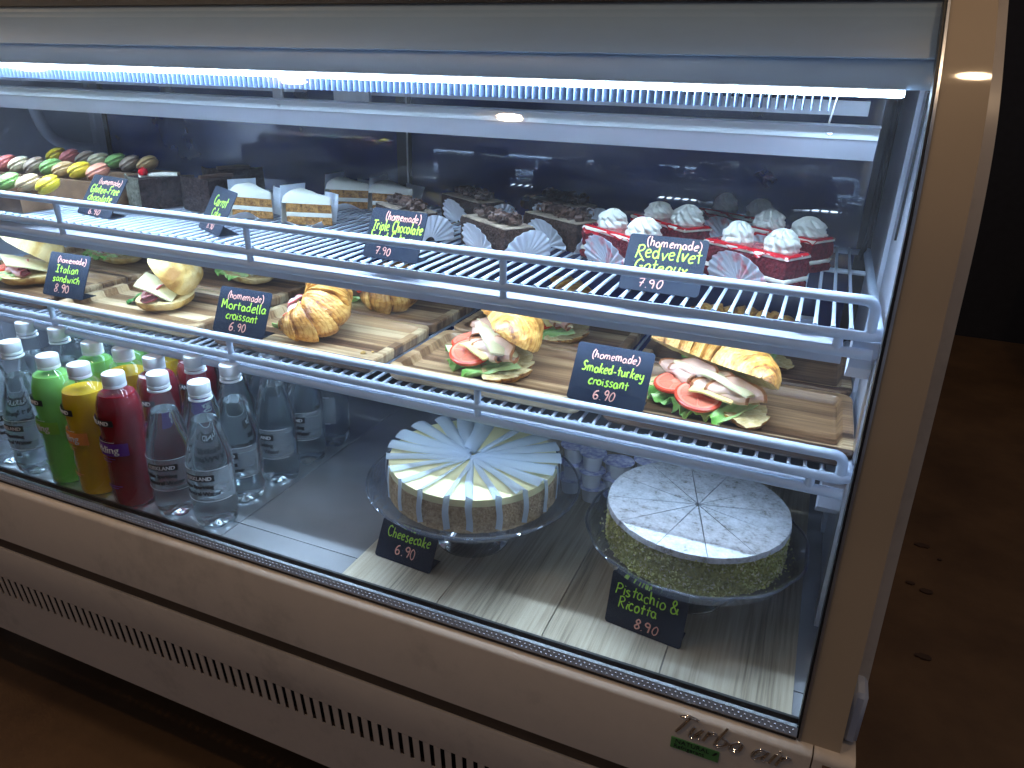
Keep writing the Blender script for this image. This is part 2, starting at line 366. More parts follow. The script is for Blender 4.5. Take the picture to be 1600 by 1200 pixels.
def floor_mat():
    m, nt, b, o = newmat('brown_stained_concrete')
    v = coords(nt)
    f = noise_fac(nt, v, 3.0, 8, 0.65); g = noise_fac(nt, v, 60, 4)
    L(nt, ramp(nt, f, [(0.3, (0.085, 0.042, 0.018)), (0.7, (0.185, 0.098, 0.042))]), b.inputs['Base Color'])
    b.inputs['Roughness'].default_value = 0.55
    L(nt, bump(nt, g, 0.2, 0.002), b.inputs['Normal'])
    return m
M['floor'] = floor_mat()
M['spot'] = simple('dark_floor_stain', (0.075, 0.036, 0.018), 0.6)
M['wall'] = simple('dark_wall', (0.02, 0.02, 0.028), 0.8)
def macmat(name, c): return simple(name, c, 0.42, var=0.10, vscale=70, bmp=0.25, bscale=220, sss=0.1)

# ------------------------------------------------------------------ geometry helpers
class MB:
    def __init__(s): s.v = []; s.f = []; s.m = []; s.t = []
    def add(s, V, F, mi=0, tone=None):
        o = len(s.v); s.v += [tuple(p) for p in V]
        s.f += [tuple(i + o for i in q) for q in F]; s.m += [mi] * len(F)
        s.t += list(tone) if tone is not None else [0.5] * len(V)
        return s
    def box(s, a, b, mi=0, bev=0.0, rot=None, piv=None):
        x0, y0, z0 = a; x1, y1, z1 = b
        if bev <= 0:
            V = [(x0, y0, z0), (x1, y0, z0), (x1, y1, z0), (x0, y1, z0), (x0, y0, z1), (x1, y0, z1), (x1, y1, z1), (x0, y1, z1)]
            F = [(0, 3, 2, 1), (4, 5, 6, 7), (0, 1, 5, 4), (1, 2, 6, 5), (2, 3, 7, 6), (3, 0, 4, 7)]
        else:
            c = bev; V = []; 
            for zz, ins in ((z0, c), (z0 + c, 0), (z1 - c, 0), (z1, c)):
                for px, py in ((x0, y0), (x1, y0), (x1, y1), (x0, y1)):
                    sx = 1 if px == x0 else -1; sy = 1 if py == y0 else -1
                    # two points per corner
                    e = c if ins == 0 else c * 1.0
                    if (px, py) in ((x0, y0), (x1, y1)):
                        V += [(px + sx * ins, py + sy * (e + ins * 0), zz), (px + sx * (e + ins * 0), py + sy * ins, zz)]
                    else:
                        V += [(px + sx * (e + ins * 0), py + sy * ins, zz), (px + sx * ins, py + sy * (e + ins * 0), zz)]
            F = []
            for l in range(3):
                for k in range(8):
                    F.append((l * 8 + k, l * 8 + (k + 1) % 8, l * 8 + 8 + (k + 1) % 8, l * 8 + 8 + k))
            F.append(tuple(range(7, -1, -1))); F.append(tuple(range(24, 32)))
        if rot is not None:
            pv = Vector(piv or ((x0 + x1) / 2, (y0 + y1) / 2, (z0 + z1) / 2))
            V = [pv + rot @ (Vector(p) - pv) for p in V]
        return s.add(V, F, mi)
    def grid(s, fn, nu, nv, mi=0, wu=False, wv=False, tone=None):
        V = []; T = []
        for i in range(nu):
            for j in range(nv):
                u = i / (nu if wu else nu - 1); v = j / (nv if wv else nv - 1)
                p = fn(u, v)
                if len(p) == 4: V.append(p[:3]); T.append(p[3])
                else: V.append(tuple(p)); T.append(0.5)
        F = []
        for i in range(nu if wu else nu - 1):
            for j in range(nv if wv else nv - 1):
                a = i * nv + j; b = ((i + 1) % nu) * nv + j; c = ((i + 1) % nu) * nv + (j + 1) % nv; d = i * nv + (j + 1) % nv
                F.append((a, b, c, d))
        return s.add(V, F, mi, T)
    def lathe(s, prof, n=24, c=(0, 0, 0), mi=0, cap0=False, cap1=False, mod=None, tone=None):
        V = []; T = []
        for k, (r, z) in enumerate(prof):
            for j in range(n):
                a = 2 * pi * j / n
                rr = r * (mod(a, z, k) if mod else 1)
                V.append((c[0] + rr * cos(a), c[1] + rr * sin(a), c[2] + z)); T.append(tone[k] if tone else 0.5)
        F = []
        for k in range(len(prof) - 1):
            for j in range(n):
                F.append((k * n + j, k * n + (j + 1) % n, (k + 1) * n + (j + 1) % n, (k + 1) * n + j))
        if cap0: F.append(tuple(range(n - 1, -1, -1)))
        if cap1: F.append(tuple((len(prof) - 1) * n + j for j in range(n)))
        return s.add(V, F, mi, T)
    def tube(s, path, r, n=8, mi=0, caps=True, flat=1.0, up=None):
        P = [Vector(p) for p in path]; V = []
        rr = r if isinstance(r, (list, tuple)) else [r] * len(P)
        prev = None
        for i, p in enumerate(P):
            t = (P[min(i + 1, len(P) - 1)] - P[max(i - 1, 0)])
            if t.length < 1e-9: t = Vector((0, 0, 1))
            t.normalize()
            if prev is None:
                a = Vector(up) if up else (Vector((0, 0, 1)) if abs(t.z) < 0.9 else Vector((1, 0, 0)))
            else: a = prev
            a = (a - t * a.dot(t))
            if a.length < 1e-6: a = t.orthogonal()
            a.normalize(); prev = a; b = t.cross(a)
            for k in range(n):
                q = 2 * pi * k / n
                V.append(p + a * (cos(q) * rr[i] * flat) + b * (sin(q) * rr[i]))
        F = []
        for i in range(len(P) - 1):
            for k in range(n):
                F.append((i * n + k, i * n + (k + 1) % n, (i + 1) * n + (k + 1) % n, (i + 1) * n + k))
        if caps: F.append(tuple(range(n - 1, -1, -1))); F.append(tuple((len(P) - 1) * n + k for k in range(n)))
        return s.add(V, F, mi)
    def prism(s, poly, x0, x1, mi=0, axis='x'):
        """closed outline (list of 2-tuples) pushed along an axis"""
        n = len(poly)
        if axis == 'x': V = [(x0, a, b) for a, b in poly] + [(x1, a, b) for a, b in poly]
        elif axis == 'y': V = [(a, x0, b) for a, b in poly] + [(a, x1, b) for a, b in poly]
        else: V = [(a, b, x0) for a, b in poly] + [(a, b, x1) for a, b in poly]
        F = [(i, (i + 1) % n, n + (i + 1) % n, n + i) for i in range(n)] + [tuple(range(n - 1, -1, -1)), tuple(range(n, 2 * n))]
        return s.add(V, F, mi)
    def sheet(s, fn, nu, nv, th, mi=0, tone=None):
        """a thin sheet with real thickness"""
        P = [[Vector(fn(i / (nu - 1), j / (nv - 1))[:3]) for j in range(nv)] for i in range(nu)]
        T = [[(fn(i / (nu - 1), j / (nv - 1)) + (0.5,))[3] if len(fn(0, 0)) == 4 else 0.5 for j in range(nv)] for i in range(nu)]
        V = []; TT = []
        for sgn in (0.5, -0.5):
            for i in range(nu):
                for j in range(nv):
                    du = P[min(i + 1, nu - 1)][j] - P[max(i - 1, 0)][j]; dv = P[i][min(j + 1, nv - 1)] - P[i][max(j - 1, 0)]
                    nn = du.cross(dv)
                    if nn.length < 1e-12: nn = Vector((0, 0, 1))
                    nn.normalize(); V.append(P[i][j] + nn * th * sgn); TT.append(T[i][j])
        F = []; o = nu * nv
        for i in range(nu - 1):
            for j in range(nv - 1):
                a = i * nv + j; F.append((a, a + nv, a + nv + 1, a + 1)); F.append((o + a, o + a + 1, o + a + nv + 1, o + a + nv))
        for i in range(nu - 1):
            a = i * nv; F.append((a, o + a, o + a + nv, a + nv)); a += nv - 1; F.append((a, a + nv, o + a + nv, o + a))
        for j in range(nv - 1):
            a = j; F.append((a, a + 1, o + a + 1, o + a)); a = (nu - 1) * nv + j; F.append((a, o + a, o + a + 1, a + 1))
        return s.add(V, F, mi, TT)
    def xf(s, mat, start=0):
        for i in range(start, len(s.v)): s.v[i] = tuple(mat @ Vector(s.v[i]))
        return s
    def build(s, name, mat, parent=None, smooth=True, ang=40):
        me = bpy.data.meshes.new(name)
        me.from_pydata(s.v, [], s.f)
        mats = mat if isinstance(mat, (list, tuple)) else [mat]
        for k in mats: me.materials.append(k)
        if len(mats) > 1: me.polygons.foreach_set('material_index', s.m)
        at = me.attributes.new('tone', 'FLOAT', 'POINT'); at.data.foreach_set('value', s.t)
        if smooth:
            me.polygons.foreach_set('use_smooth', [True] * len(me.polygons))
            me.update()
            me.set_sharp_from_angle(angle=R(ang))
        me.update()
        o = bpy.data.objects.new(name, me); C.objects.link(o)
        if parent is not None: o.parent = parent
        return o

def thing(name, label, cat, loc=(0, 0, 0), rz=0.0, group=None, tilt=None):
    o = bpy.data.objects.new(name, None); C.objects.link(o)
    o.location = (loc[0], loc[1], loc[2] + Z0); o.rotation_euler = tilt if tilt else (0, 0, rz)
    o.empty_display_size = 0.02
    o['label'] = label; o['category'] = cat
    if group: o['group'] = group
    return o
def copy_thing(src, loc, rz=0.0, label=None, group=None, tilt=None, swap=None):
    r = src.copy(); C.objects.link(r)
    r.location = (loc[0], loc[1], loc[2] + Z0); r.rotation_euler = tilt if tilt else (0, 0, rz)
    if label: r['label'] = label
    if group: r['group'] = group
    for ch in list(src.children):
        c = ch.copy(); C.objects.link(c); c.parent = r
        if swap and ch.data and ch.name.split('.')[0] in swap:
            c.data = ch.data.copy(); c.data.materials[0] = swap[ch.name.split('.')[0]]
        for g in list(ch.children):
            d = g.copy(); C.objects.link(d); d.parent = c
    return r
def catmull(P, n=8, closed=False):
    P = [Vector(p) for p in P]; out = []
    if len(P) < 3: return P
    m = len(P)
    for i in range(m if closed else m - 1):
        p0 = P[(i - 1) % m] if (closed or i > 0) else P[0]
        p1 = P[i]; p2 = P[(i + 1) % m]
        p3 = P[(i + 2) % m] if (closed or i + 2 < m) else P[-1]
        for k in range(n):
            t = k / n
            out.append(0.5 * ((2 * p1) + (p2 - p0) * t + (2 * p0 - 5 * p1 + 4 * p2 - p3) * t * t + (3 * p1 - p0 - 3 * p2 + p3) * t ** 3))
    if not closed: out.append(P[-1])
    return out
def nz(x, y, z, s=1.0): return noise.noise(Vector((x * s, y * s, z * s)))

# ------------------------------------------------------------------ handwriting: single-stroke letters
G = {
 '(': (.32, [[(.30, 1.1), (.12, .8), (.08, .4), (.16, 0), (.30, -.2)]]),
 ')': (.32, [[(.04, 1.1), (.22, .8), (.26, .4), (.18, 0), (.02, -.2)]]),
 'h': (.50, [[(.08, 1.0), (.07, .5), (.05, 0)], [(.06, .3), (.2, .55), (.36, .5), (.38, .25), (.38, 0)]]),
 'o': (.50, [[(.28, .55), (.08, .45), (.04, .2), (.18, 0), (.38, .06), (.44, .32), (.28, .55)]]),
 'm': (.78, [[(.06, .55), (.06, .25), (.05, 0)], [(.06, .3), (.2, .55), (.33, .45), (.34, 0)], [(.34, .3), (.48, .55), (.63, .45), (.65, 0)]]),
 'e': (.48, [[(.06, .28), (.26, .32), (.40, .40), (.30, .56), (.12, .48), (.05, .22), (.18, .01), (.40, .08)]]),
 'a': (.52, [[(.40, .48), (.22, .56), (.05, .36), (.08, .08), (.24, 0), (.38, .2), (.42, .5)], [(.42, .5), (.40, .2), (.48, 0)]]),
 'd': (.52, [[(.38, .42), (.20, .54), (.05, .34), (.08, .08), (.24, 0), (.38, .2)], [(.42, 1.02), (.40, .5), (.42, 0)]]),
 'R': (.62, [[(.10, 1.0), (.09, .5), (.06, 0)], [(.04, .95), (.3, 1.04), (.48, .86), (.40, .62), (.12, .52)], [(.16, .52), (.34, .26), (.56, 0)]]),
 'v': (.46, [[(.04, .54), (.12, .25), (.20, 0)], [(.20, 0), (.30, .28), (.42, .58)]]),
 'l': (.24, [[(.12, 1.04), (.10, .5), (.12, .05), (.20, 0)]]),
 't': (.42, [[(.20, .88), (.19, .4), (.20, 0)], [(.02, .52), (.2, .55), (.40, .58)]]),
 'G': (.64, [[(.54, .86), (.36, 1.02), (.12, .82), (.05, .42), (.18, .04), (.42, .03), (.56, .34)], [(.34, .40), (.60, .42)]]),
 'u': (.52, [[(.06, .54), (.06, .2), (.18, .01), (.36, .14), (.42, .54)], [(.42, .54), (.42, .2), (.48, 0)]]),
 'x': (.46, [[(.04, .54), (.22, .26), (.42, 0)], [(.42, .56), (.22, .26), (.03, -.04)]]),
 'T': (.60, [[(.02, .96), (.3, 1.0), (.60, 1.0)], [(.30, 1.0), (.28, .5), (.26, 0)]]),
 'r': (.38, [[(.08, .55), (.08, .25), (.07, 0)], [(.08, .3), (.2, .54), (.36, .52)]]),
 'i': (.20, [[(.10, .54), (.09, .25), (.10, 0)], [(.12, .78), (.13, .74)]]),
 'p': (.50, [[(.08, .56), (.07, .1), (.05, -.42)], [(.08, .42), (.26, .58), (.42, .40), (.34, .08), (.10, .04)]]),
 'C': (.58, [[(.50, .86), (.34, 1.02), (.12, .82), (.05, .42), (.18, .04), (.38, 0), (.52, .14)]]),
 'c': (.42, [[(.38, .48), (.24, .56), (.07, .40), (.06, .14), (.20, 0), (.38, .08)]]),
 'F': (.54, [[(.10, 1.0), (.09, .5), (.06, 0)], [(.06, .98), (.3, 1.0), (.52, 1.02)], [(.09, .54), (.40, .56)]]),
 'n': (.50, [[(.06, .55), (.06, .25), (.05, 0)], [(.06, .3), (.2, .55), (.36, .48), (.38, .2), (.40, 0)]]),
 'f': (.36, [[(.36, .96), (.22, 1.04), (.16, .8), (.15, .4), (.14, 0)], [(.02, .52), (.32, .54)]]),
 'K': (.56, [[(.10, 1.0), (.08, 0)], [(.48, .96), (.1, .46)], [(.14, .5), (.52, 0)]]),
 'k': (.48, [[(.10, 1.0), (.08, .5), (.06, 0)], [(.38, .56), (.1, .26)], [(.14, .3), (.42, 0)]]),
 'S': (.56, [[(.46, .88), (.28, 1.02), (.10, .82), (.24, .56), (.44, .34), (.32, .04), (.05, .08)]]),
 's': (.42, [[(.34, .50), (.20, .57), (.08, .44), (.20, .30), (.34, .16), (.22, 0), (.04, .06)]]),
 'I': (.50, [[(.08, 1.0), (.44, 1.0)], [(.26, 1.0), (.24, 0)], [(.02, .02), (.44, 0)]]),
 'w': (.68, [[(.04, .54), (.12, .2), (.18, 0), (.28, .3), (.32, .44)], [(.32, .44), (.40, .1), (.46, 0), (.56, .3), (.62, .58)]]),
 'b': (.50, [[(.08, 1.0), (.07, .5), (.06, .02)], [(.07, .3), (.26, .54), (.42, .34), (.34, .04), (.07, .03)]]),
 'P': (.56, [[(.10, 1.0), (.09, .5), (.06, 0)], [(.04, .95), (.3, 1.04), (.50, .82), (.38, .55), (.10, .50)]]),
 'M': (.80, [[(.05, 0), (.10, .5), (.14, 1.0)], [(.14, 1.0), (.26, .6), (.36, .34)], [(.36, .34), (.48, .7), (.60, 1.0)], [(.60, 1.0), (.64, .5), (.70, 0)]]),
 'g': (.52, [[(.40, .48), (.22, .56), (.05, .36), (.12, .08), (.30, .06), (.40, .4)], [(.42, .54), (.42, .0), (.34, -.36), (.10, -.36)]]),
 'y': (.50, [[(.06, .54), (.08, .22), (.22, .08), (.38, .2), (.42, .54)], [(.42, .54), (.40, .0), (.30, -.38), (.06, -.34)]]),
 '&': (.66, [[(.62, 0), (.40, .36), (.16, .74), (.22, 1.0), (.38, 1.02), (.44, .82), (.26, .56), (.04, .30), (.10, .02), (.32, -.02), (.50, .16), (.60, .48)]]),
 '-': (.40, [[(.05, .34), (.34, .36)]]),
 '.': (.24, [[(.10, .04), (.12, 0)]]),
 '6': (.54, [[(.44, .96), (.20, .8), (.06, .36), (.16, 0), (.40, .06), (.44, .34), (.26, .48), (.08, .32)]]),
 '7': (.54, [[(.06, .92), (.26, .98), (.48, .96), (.34, .5), (.24, 0)], [(.12, .46), (.46, .50)]]),
 '8': (.54, [[(.28, .52), (.10, .74), (.26, 1.0), (.44, .78), (.28, .52), (.08, .24), (.24, 0), (.46, .2), (.28, .52)]]),
 '9': (.54, [[(.42, .66), (.24, .56), (.08, .76), (.24, 1.0), (.42, .86), (.42, .4), (.34, 0)]]),
 '0': (.54, [[(.28, 1.0), (.10, .76), (.06, .3), (.22, 0), (.42, .22), (.44, .74), (.28, 1.0)]]),
 ' ': (.30, []),
}
def text_width(s): return sum(G[c][0] + .06 for c in s)
def write(mb, s, x, y, h, pen, frame, wfit=None, slope=0.0, jit=0.065, shear=0.0, sub=5, n=6, flat=0.45):
    """frame(u, v) -> 3-D point on the board, with u right, v up; text centred on x"""
    w = text_width(s); sx = h if wfit is None else wfit / w
    cx = x - w * sx / 2
    up = (frame(0, 0, 1.0) - frame(0, 0, 0.0))
    for ch in s:
        adv, strokes = G[ch]
        dy = random.uniform(-jit, jit) * h; ds = 1 + random.uniform(-jit, jit) * 1.5
        shear = random.uniform(-.06, .16); pw = pen * random.uniform(.85, 1.2)
        for st in strokes:
            P = [(cx + (a + random.uniform(-.02, .02) + shear * b) * sx, y + dy + b * h * ds + slope * (cx - x)) for a, b in st]
            Q = catmull([(p[0], p[1], 0) for p in P], sub) if len(P) > 2 else [Vector((p[0], p[1], 0)) for p in P]
            mb.tube([frame(q.x, q.y, pen * 0.2) for q in Q], pw, n, flat=flat, up=up)
        cx += (adv + .06) * sx

def ftext(s, size, name, mat, parent, place, extrude=0.0002, shear=0.0, align='LEFT', outline=None, bold=0.0):
    """printed text from the built-in font turned into mesh; place(u, v, w) maps it onto the surface"""
    cu = bpy.data.curves.new(name, 'FONT'); cu.body = s; cu.size = size; cu.extrude = extrude; cu.shear = shear; cu.align_x = align
    cu.resolution_u = 3; cu.offset = bold
    if outline: cu.fill_mode = 'NONE'; cu.extrude = 0; cu.bevel_depth = outline; cu.bevel_resolution = 1
    tmp = bpy.data.objects.new(name, cu); C.objects.link(tmp)
    dg = bpy.context.evaluated_depsgraph_get()
    me = bpy.data.meshes.new_from_object(tmp.evaluated_get(dg))
    bpy.data.objects.remove(tmp); bpy.data.curves.remove(cu)
    for v in me.vertices: v.co = place(v.co.x, v.co.y, v.co.z)
    me.materials.clear(); me.materials.append(mat)
    o = bpy.data.objects.new(name, me); C.objects.link(o)
    if parent is not None: o.parent = parent
    return o

# ================================================================== the room
def structure(o): o['kind'] = 'structure'; return o
mb = MB(); mb.box((-6, -4, -Z0 - .1), (6, 7, -Z0)); mb.xf(Matrix.Translation((0, 0, Z0)))
structure(mb.build('floor', M['floor'], smooth=False))
mb = MB(); mb.box((-6, 4.2, -Z0), (6, 4.3, 2.2)); mb.xf(Matrix.Translation((0, 0, Z0)))
structure(mb.build('back_wall', M['wall'], smooth=False))
for i, (x, y, r, st) in enumerate([(.412, 2.004, .014, 1.4), (.37, 1.805, .009, 1.2), (.404, 1.785, .014, 1.1), (.376, 1.526, .013, 1.3), (.45, 1.95, .006, 1.0)]):
    mb = MB(); n = 14
    rs = [r * (1 + .3 * noise.noise(Vector((cos(2 * pi * k / n) * 2, sin(2 * pi * k / n) * 2, i * 7.)))) for k in range(n)]
    ring = [(rs[k] * cos(2 * pi * k / n) * st, rs[k] * sin(2 * pi * k / n) * .7) for k in range(n)]
    mb.prism(ring, 0.0005, .004, axis='z')
    o = mb.build('floor_stain', M['spot']); o.location = (x, y, 0)
    o['kind'] = 'structure'

# low dark cabinet standing far behind on the right
ct = thing('dark_cabinet', 'low black cabinet in the dark behind the display case', 'cabinet', (1.55, 3.4, -Z0))
mb = MB(); mb.box((-.55, -.25, .06), (.55, .25, .95), bev=.01); mb.build('carcass', M['black'], ct)
mb = MB(); mb.box((-.53, -.262, .08), (-.005, -.251, .93), bev=.004); mb.build('door', M['black'], ct)
mb = MB(); mb.box((.005, -.262, .08), (.53, -.251, .93), bev=.004); mb.build('door', M['black'], ct)
mb = MB(); mb.box((-.5, -.2, 0), (.5, .2, .06)); mb.build('plinth', M['void'], ct)

# ceiling lamps that light the room and mirror in the curved glass
def lamp(x, y, z, label):
    t = thing('ceiling_lamp', label, 'ceiling lamp', (x, y, z), group='round warm ceiling lamps hung above the case')
    mb = MB(); mb.lathe([(.0, -.035), (.02, -.03), (.034, -.01), (.036, .008), (.028, .028), (.012, .04)], 20); mb.build('bulb', M['bulb'], t)
    mb = MB(); mb.lathe([(.10, -.01), (.098, .02), (.06, .07), (.02, .09), (.018, .095), (.063, .073), (.102, .022), (.104, -.01)], 28); mb.build('lamp_shade', M['shade'], t)
    mb = MB(); mb.tube([(0, 0, .035), (0, 0, .8)], .004); mb.build('cord', M['shade'], t)
    return t
LAMPS = [(-1.48, .45, 1.05, 'warm ceiling lamp hung over the left half of the case front'),
         (-.84, .08, 1.0, 'warm ceiling lamp hung in front of the middle of the case'),
         (-2.55, .50, 1.05, 'warm ceiling lamp hung over the far left end of the case'),
         (.26, .66, 1.25, 'warm ceiling lamp hung over the right end post'),
         (1.1, 2.3, 1.3, 'warm ceiling lamp over the brown floor beside the case')]
for l in LAMPS: lamp(*l)

# ================================================================== the display case
CO = Vector((-.785, .98, -Z0))
case = thing('display_case', 'long beige refrigerated display case with curved front glass and lit inside', 'display case', CO)
def CP(mb, name, mat, smooth=True, parent=None, ang=40):
    mb.xf(Matrix.Translation(-CO)); return mb.build(name, mat, parent or case, smooth, ang)
PROF = catmull([(0, .640, -.626), (0, .655, -.53), (0, .671, -.41), (0, .683, -.29), (0, .698, -.19), (0, .721, -.09), (0, .768, -.003), (0, .857, .085), (0, .93, .15)], 8)
PY = [(p.y, p.z) for p in PROF]
def offs(d, P=PY):
    out = []
    for i, (a, b) in enumerate(P):
        p = P[max(i - 1, 0)]; q = P[min(i + 1, len(P) - 1)]
        tx, tz = q[0] - p[0], q[1] - p[1]; l = sqrt(tx * tx + tz * tz)
        out.append((a + d * tz / l, b - d * tx / l))
    return out
XL, XR = -1.646, .086
def strip(d0, d1, x0, x1, i0=0, i1=None, mi=0, mb=None):
    mb = mb or MB(); a = offs(d0)[i0:i1]; b = offs(d1)[i0:i1]; n = len(a)
    V = []
    for x in (x0, x1): V += [(x, p[0], p[1]) for p in a] + [(x, p[0], p[1]) for p in b]
    F = []
    m = 2 * n
    for i in range(n - 1):
        F += [(i, i + 1, m + i + 1, m + i), (n + i, m + n + i, m + n + i + 1, n + i + 1),
              (i, n + i, n + i + 1, i + 1), (m + i, m + i + 1, m + n + i + 1, m + n + i)]
    F += [(0, m, m + n, n), (n - 1, 2 * n - 1, m + 2 * n - 1, m + n - 1)]
    mb.add(V, F, mi); return mb
CP(strip(0.0, .005, XL - .03, .080), 'front_glass', M['pane'], ang=60)
# end posts
post = strip(-.004, .034, .0745, .1125); CP(post, 'end_post', M['post'], ang=50)
CP(strip(-.0055, .010, .0722, .0745), 'post_edge_trim', M['alu'], ang=50)
CP(strip(-.002, .012, .0698, .0722), 'post_seal', M['black'], ang=50)
# side walls
def wall_outline(dfront):
    f = [p for p in offs(dfront)]
    return f + [(1.0, .17), (1.42, .17), (1.42, -.626)]
for (x0, x1, d, nm) in ((XR, .112, .036, 'side_wall'), (.1125, .128, .030, 'side_panel'), (XL - .026, XL, .010, 'side_wall')):
    mb = MB(); mb.prism(wall_outline(d), x0, x1); CP(mb, nm, M['white_paint'] if nm == 'side_wall' else M['tan'], ang=50)
# pilaster and seams on the right wall
mb = MB(); mb.box((XR - .006, 1.02, -.60), (XR - .0005, 1.05, .06)); CP(mb, 'shelf_upright', M['white_paint'], False)
mb = MB(); mb.box((XR - .003, .957, -.16), (XR - .0005, .960, .02)); CP(mb, 'wall_seam', M['black'], False)
mb = MB(); mb.box((XR - .008, .80, -.60), (XR - .0005, .83, -.26)); CP(mb, 'wall_light_strip', M['alu'], False)
mb = MB(); mb.tube([(XR - .01, 1.30, .03), (XR - .013, 1.27, -.10), (XR - .014, 1.23, -.20), (XR - .02, 1.235, -.24)], .0045); CP(mb, 'probe_cable', M['black'])
for k in range(3):
    mb = MB(); mb.box((XR - .002, .868 + k * .012, -.085 - k * .006), (XR - .0003, .871 + k * .012, -.06 - k * .006)); CP(mb, 'wall_slot', M['dark_groove'], False)
for zz in (-.262, -.435):
    mb = MB(); mb.prism([(.81, zz + .02), (.85, zz + .02), (.85, zz - .01), (.838, zz - .03), (.812, zz - .01)], XR - .032, XR - .002); CP(mb, 'shelf_bracket', M['white_paint'], False)
# left wall fittings
mb = MB(); mb.tube(catmull([(XL + .02, 1.17, -.01), (XL + .02, 1.175, -.10), (XL + .02, 1.20, -.15), (XL + .02, 1.25, -.175), (XL + .02, 1.31, -.185)], 6), .013, 12); CP(mb, 'drain_hose', M['white_paint'])
mb = MB(); mb.box((XL + .0005, 1.315, -.60), (XL + .02, 1.34, .06), bev=.003); CP(mb, 'corner_trim', M['white_paint'])
mb = MB(); mb.box((XL + .0005, 1.00, -.60), (XL + .007, 1.03, .06), bev=.002); CP(mb, 'shelf_upright', M['white_paint'])
# back: two dark sliding doors
YB = 1.35
for (x0, x1, y) in ((XL, -.795, YB), (-.815, XR, YB + .014)):
    mb = MB(); mb.box((x0 + .022, y, -.575), (x1 - .022, y + .005, .05)); g = CP(mb, 'sliding_door_glass', M['door'], False)
    mb = MB()
    mb.box((x0, y - .004, -.60), (x0 + .022, y + .009, .075)); mb.box((x1 - .022, y - .004, -.60), (x1, y + .009, .075))
    mb.box((x0 + .022, y - .004, -.60), (x1 - .022, y + .009, -.575)); mb.box((x0 + .022, y - .004, .05), (x1 - .022, y + .009, .075))
    CP(mb, 'sliding_door_frame', M['black'], False)
mb = MB(); mb.box((XL, YB + .03, -.62), (XR, YB + .06, .12)); CP(mb, 'back_panel', M['void'], False)
mb = MB(); mb.box((-.7935, YB - .006, -.58), (-.7905, YB - .0045, .05)); CP(mb, 'door_edge_strip', M['alu'], False)
# roof of the chamber and top cap
mb = MB(); mb.box((XL, .90, .105), (XR, 1.40, .125)); CP(mb, 'ceiling_panel', M['void'], False)
mb = MB(); mb.box((XL - .03, .86, .151), (.128, 1.45, .175)); CP(mb, 'case_top', M['tan'], False)
# header behind the glass
hd = offs(.016)
mb = MB()
hp = [(.8190, .0012), (.8205, .012), (.829, .028), (.876, .0815), (.892, .0815), (.843, .020), (.832, .0012)]
mb.prism(hp, XL, .0725); CP(mb, 'header_panel', M['header'], ang=50)
mb = MB(); mb.prism([(.872, .0822), (.905, .115), (.915, .115), (.886, .0822)], XL, .085); CP(mb, 'header_top_seal', M['black'], False)
mb = MB(); mb.prism([(.8245, .0285), (.8330, .0380), (.8350, .0370), (.8265, .0275)], XL, .0720); CP(mb, 'header_fold', M['header'], False)
# light tube
mb = MB(); mb.prism([(.8150, -.0052), (.8145, -.0048), (.8145, .0008), (.8325, .0008), (.8325, -.0052)], XL + .01, .052); CP(mb, 'light_tube', M['led_face'], False)
mb = MB(); mb.box((XL + .012, .8165, -.0057), (.050, .8310, -.00525)); CP(mb, 'light_diffuser', M['led'], False)
mb = MB(); mb.box((XL + .012, .8327, -.0050), (.050, .8333, .0004)); CP(mb, 'light_diffuser', M['led'], False)
mb = MB(); mb.box((XL + .01, .8155, .0010), (.052, .842, .0024)); CP(mb, 'light_channel', M['alu'], False)
mb = MB()
for k in range(196):
    x = -.012 - k * .0083
    mb.box((x, .836, -.0200), (x + .0010, .866, -.001))
mb.box((-1.64, .862, -.006), (-.008, .866, .001)); o = CP(mb, 'louvre_fin', M['fin'], False); o['kind'] = 'stuff'
_al = bpy.data.lights.new('light_tube_beam', 'AREA'); _al.shape = 'RECTANGLE'; _al.size = 1.68; _al.size_y = .012
_al.spread = R(75); _al.energy = LED_BEAM; _al.color = LED_COL
_ao = bpy.data.objects.new('light_tube_beam', _al); C.objects.link(_ao); _ao.parent = case
_ao.location = Vector(((XL + .06) / 2, .8238, -.0062)) - CO; _ao.rotation_euler = (R(-8), 0, 0)
# air duct bar
mb = MB(); mb.prism([(.905, -.0365), (.925, -.0385), (.927, -.0375), (.930, -.0500), (.948, -.0735), (.952, -.0735), (.935, -.0480), (.931, -.0350)], XL, .043)
CP(mb, 'air_deflector', M['white_paint'], False)
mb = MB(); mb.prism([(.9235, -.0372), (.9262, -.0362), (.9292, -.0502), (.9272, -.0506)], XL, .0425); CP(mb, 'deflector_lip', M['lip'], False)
for x in (-.763, -.010):
    mb = MB(); mb.box((x - .009, .929, -.037), (x + .009, .931, .02)) if x < -.1 else mb.tube([(x, .93, -.037), (x + .006, .93, .01)], .0011, 6)
    CP(mb, 'deflector_bracket', M['alu'], False)
    mb = MB(); mb.lathe([(.0, .0), (.002, .0003), (.0034, .0), (.0036, -.0015)], 12); mb.xf(Matrix.Translation((x + .003, .9255, -.0435)) @ Matrix.Rotation(R(70), 4, 'X')); CP(mb, 'screw', M['alu'])
mb = MB(); mb.box((-.66, .99, -.028), (.03, 1.02, -.012)); mb.box((XL, .99, -.028), (-.78, 1.02, -.012)); CP(mb, 'rear_rail', M['white_paint'], False)
mb = MB(); mb.box((-.68, .95, -.045), (-.62, .956, -.005)); CP(mb, 'rail_plate', M['alu'], False)
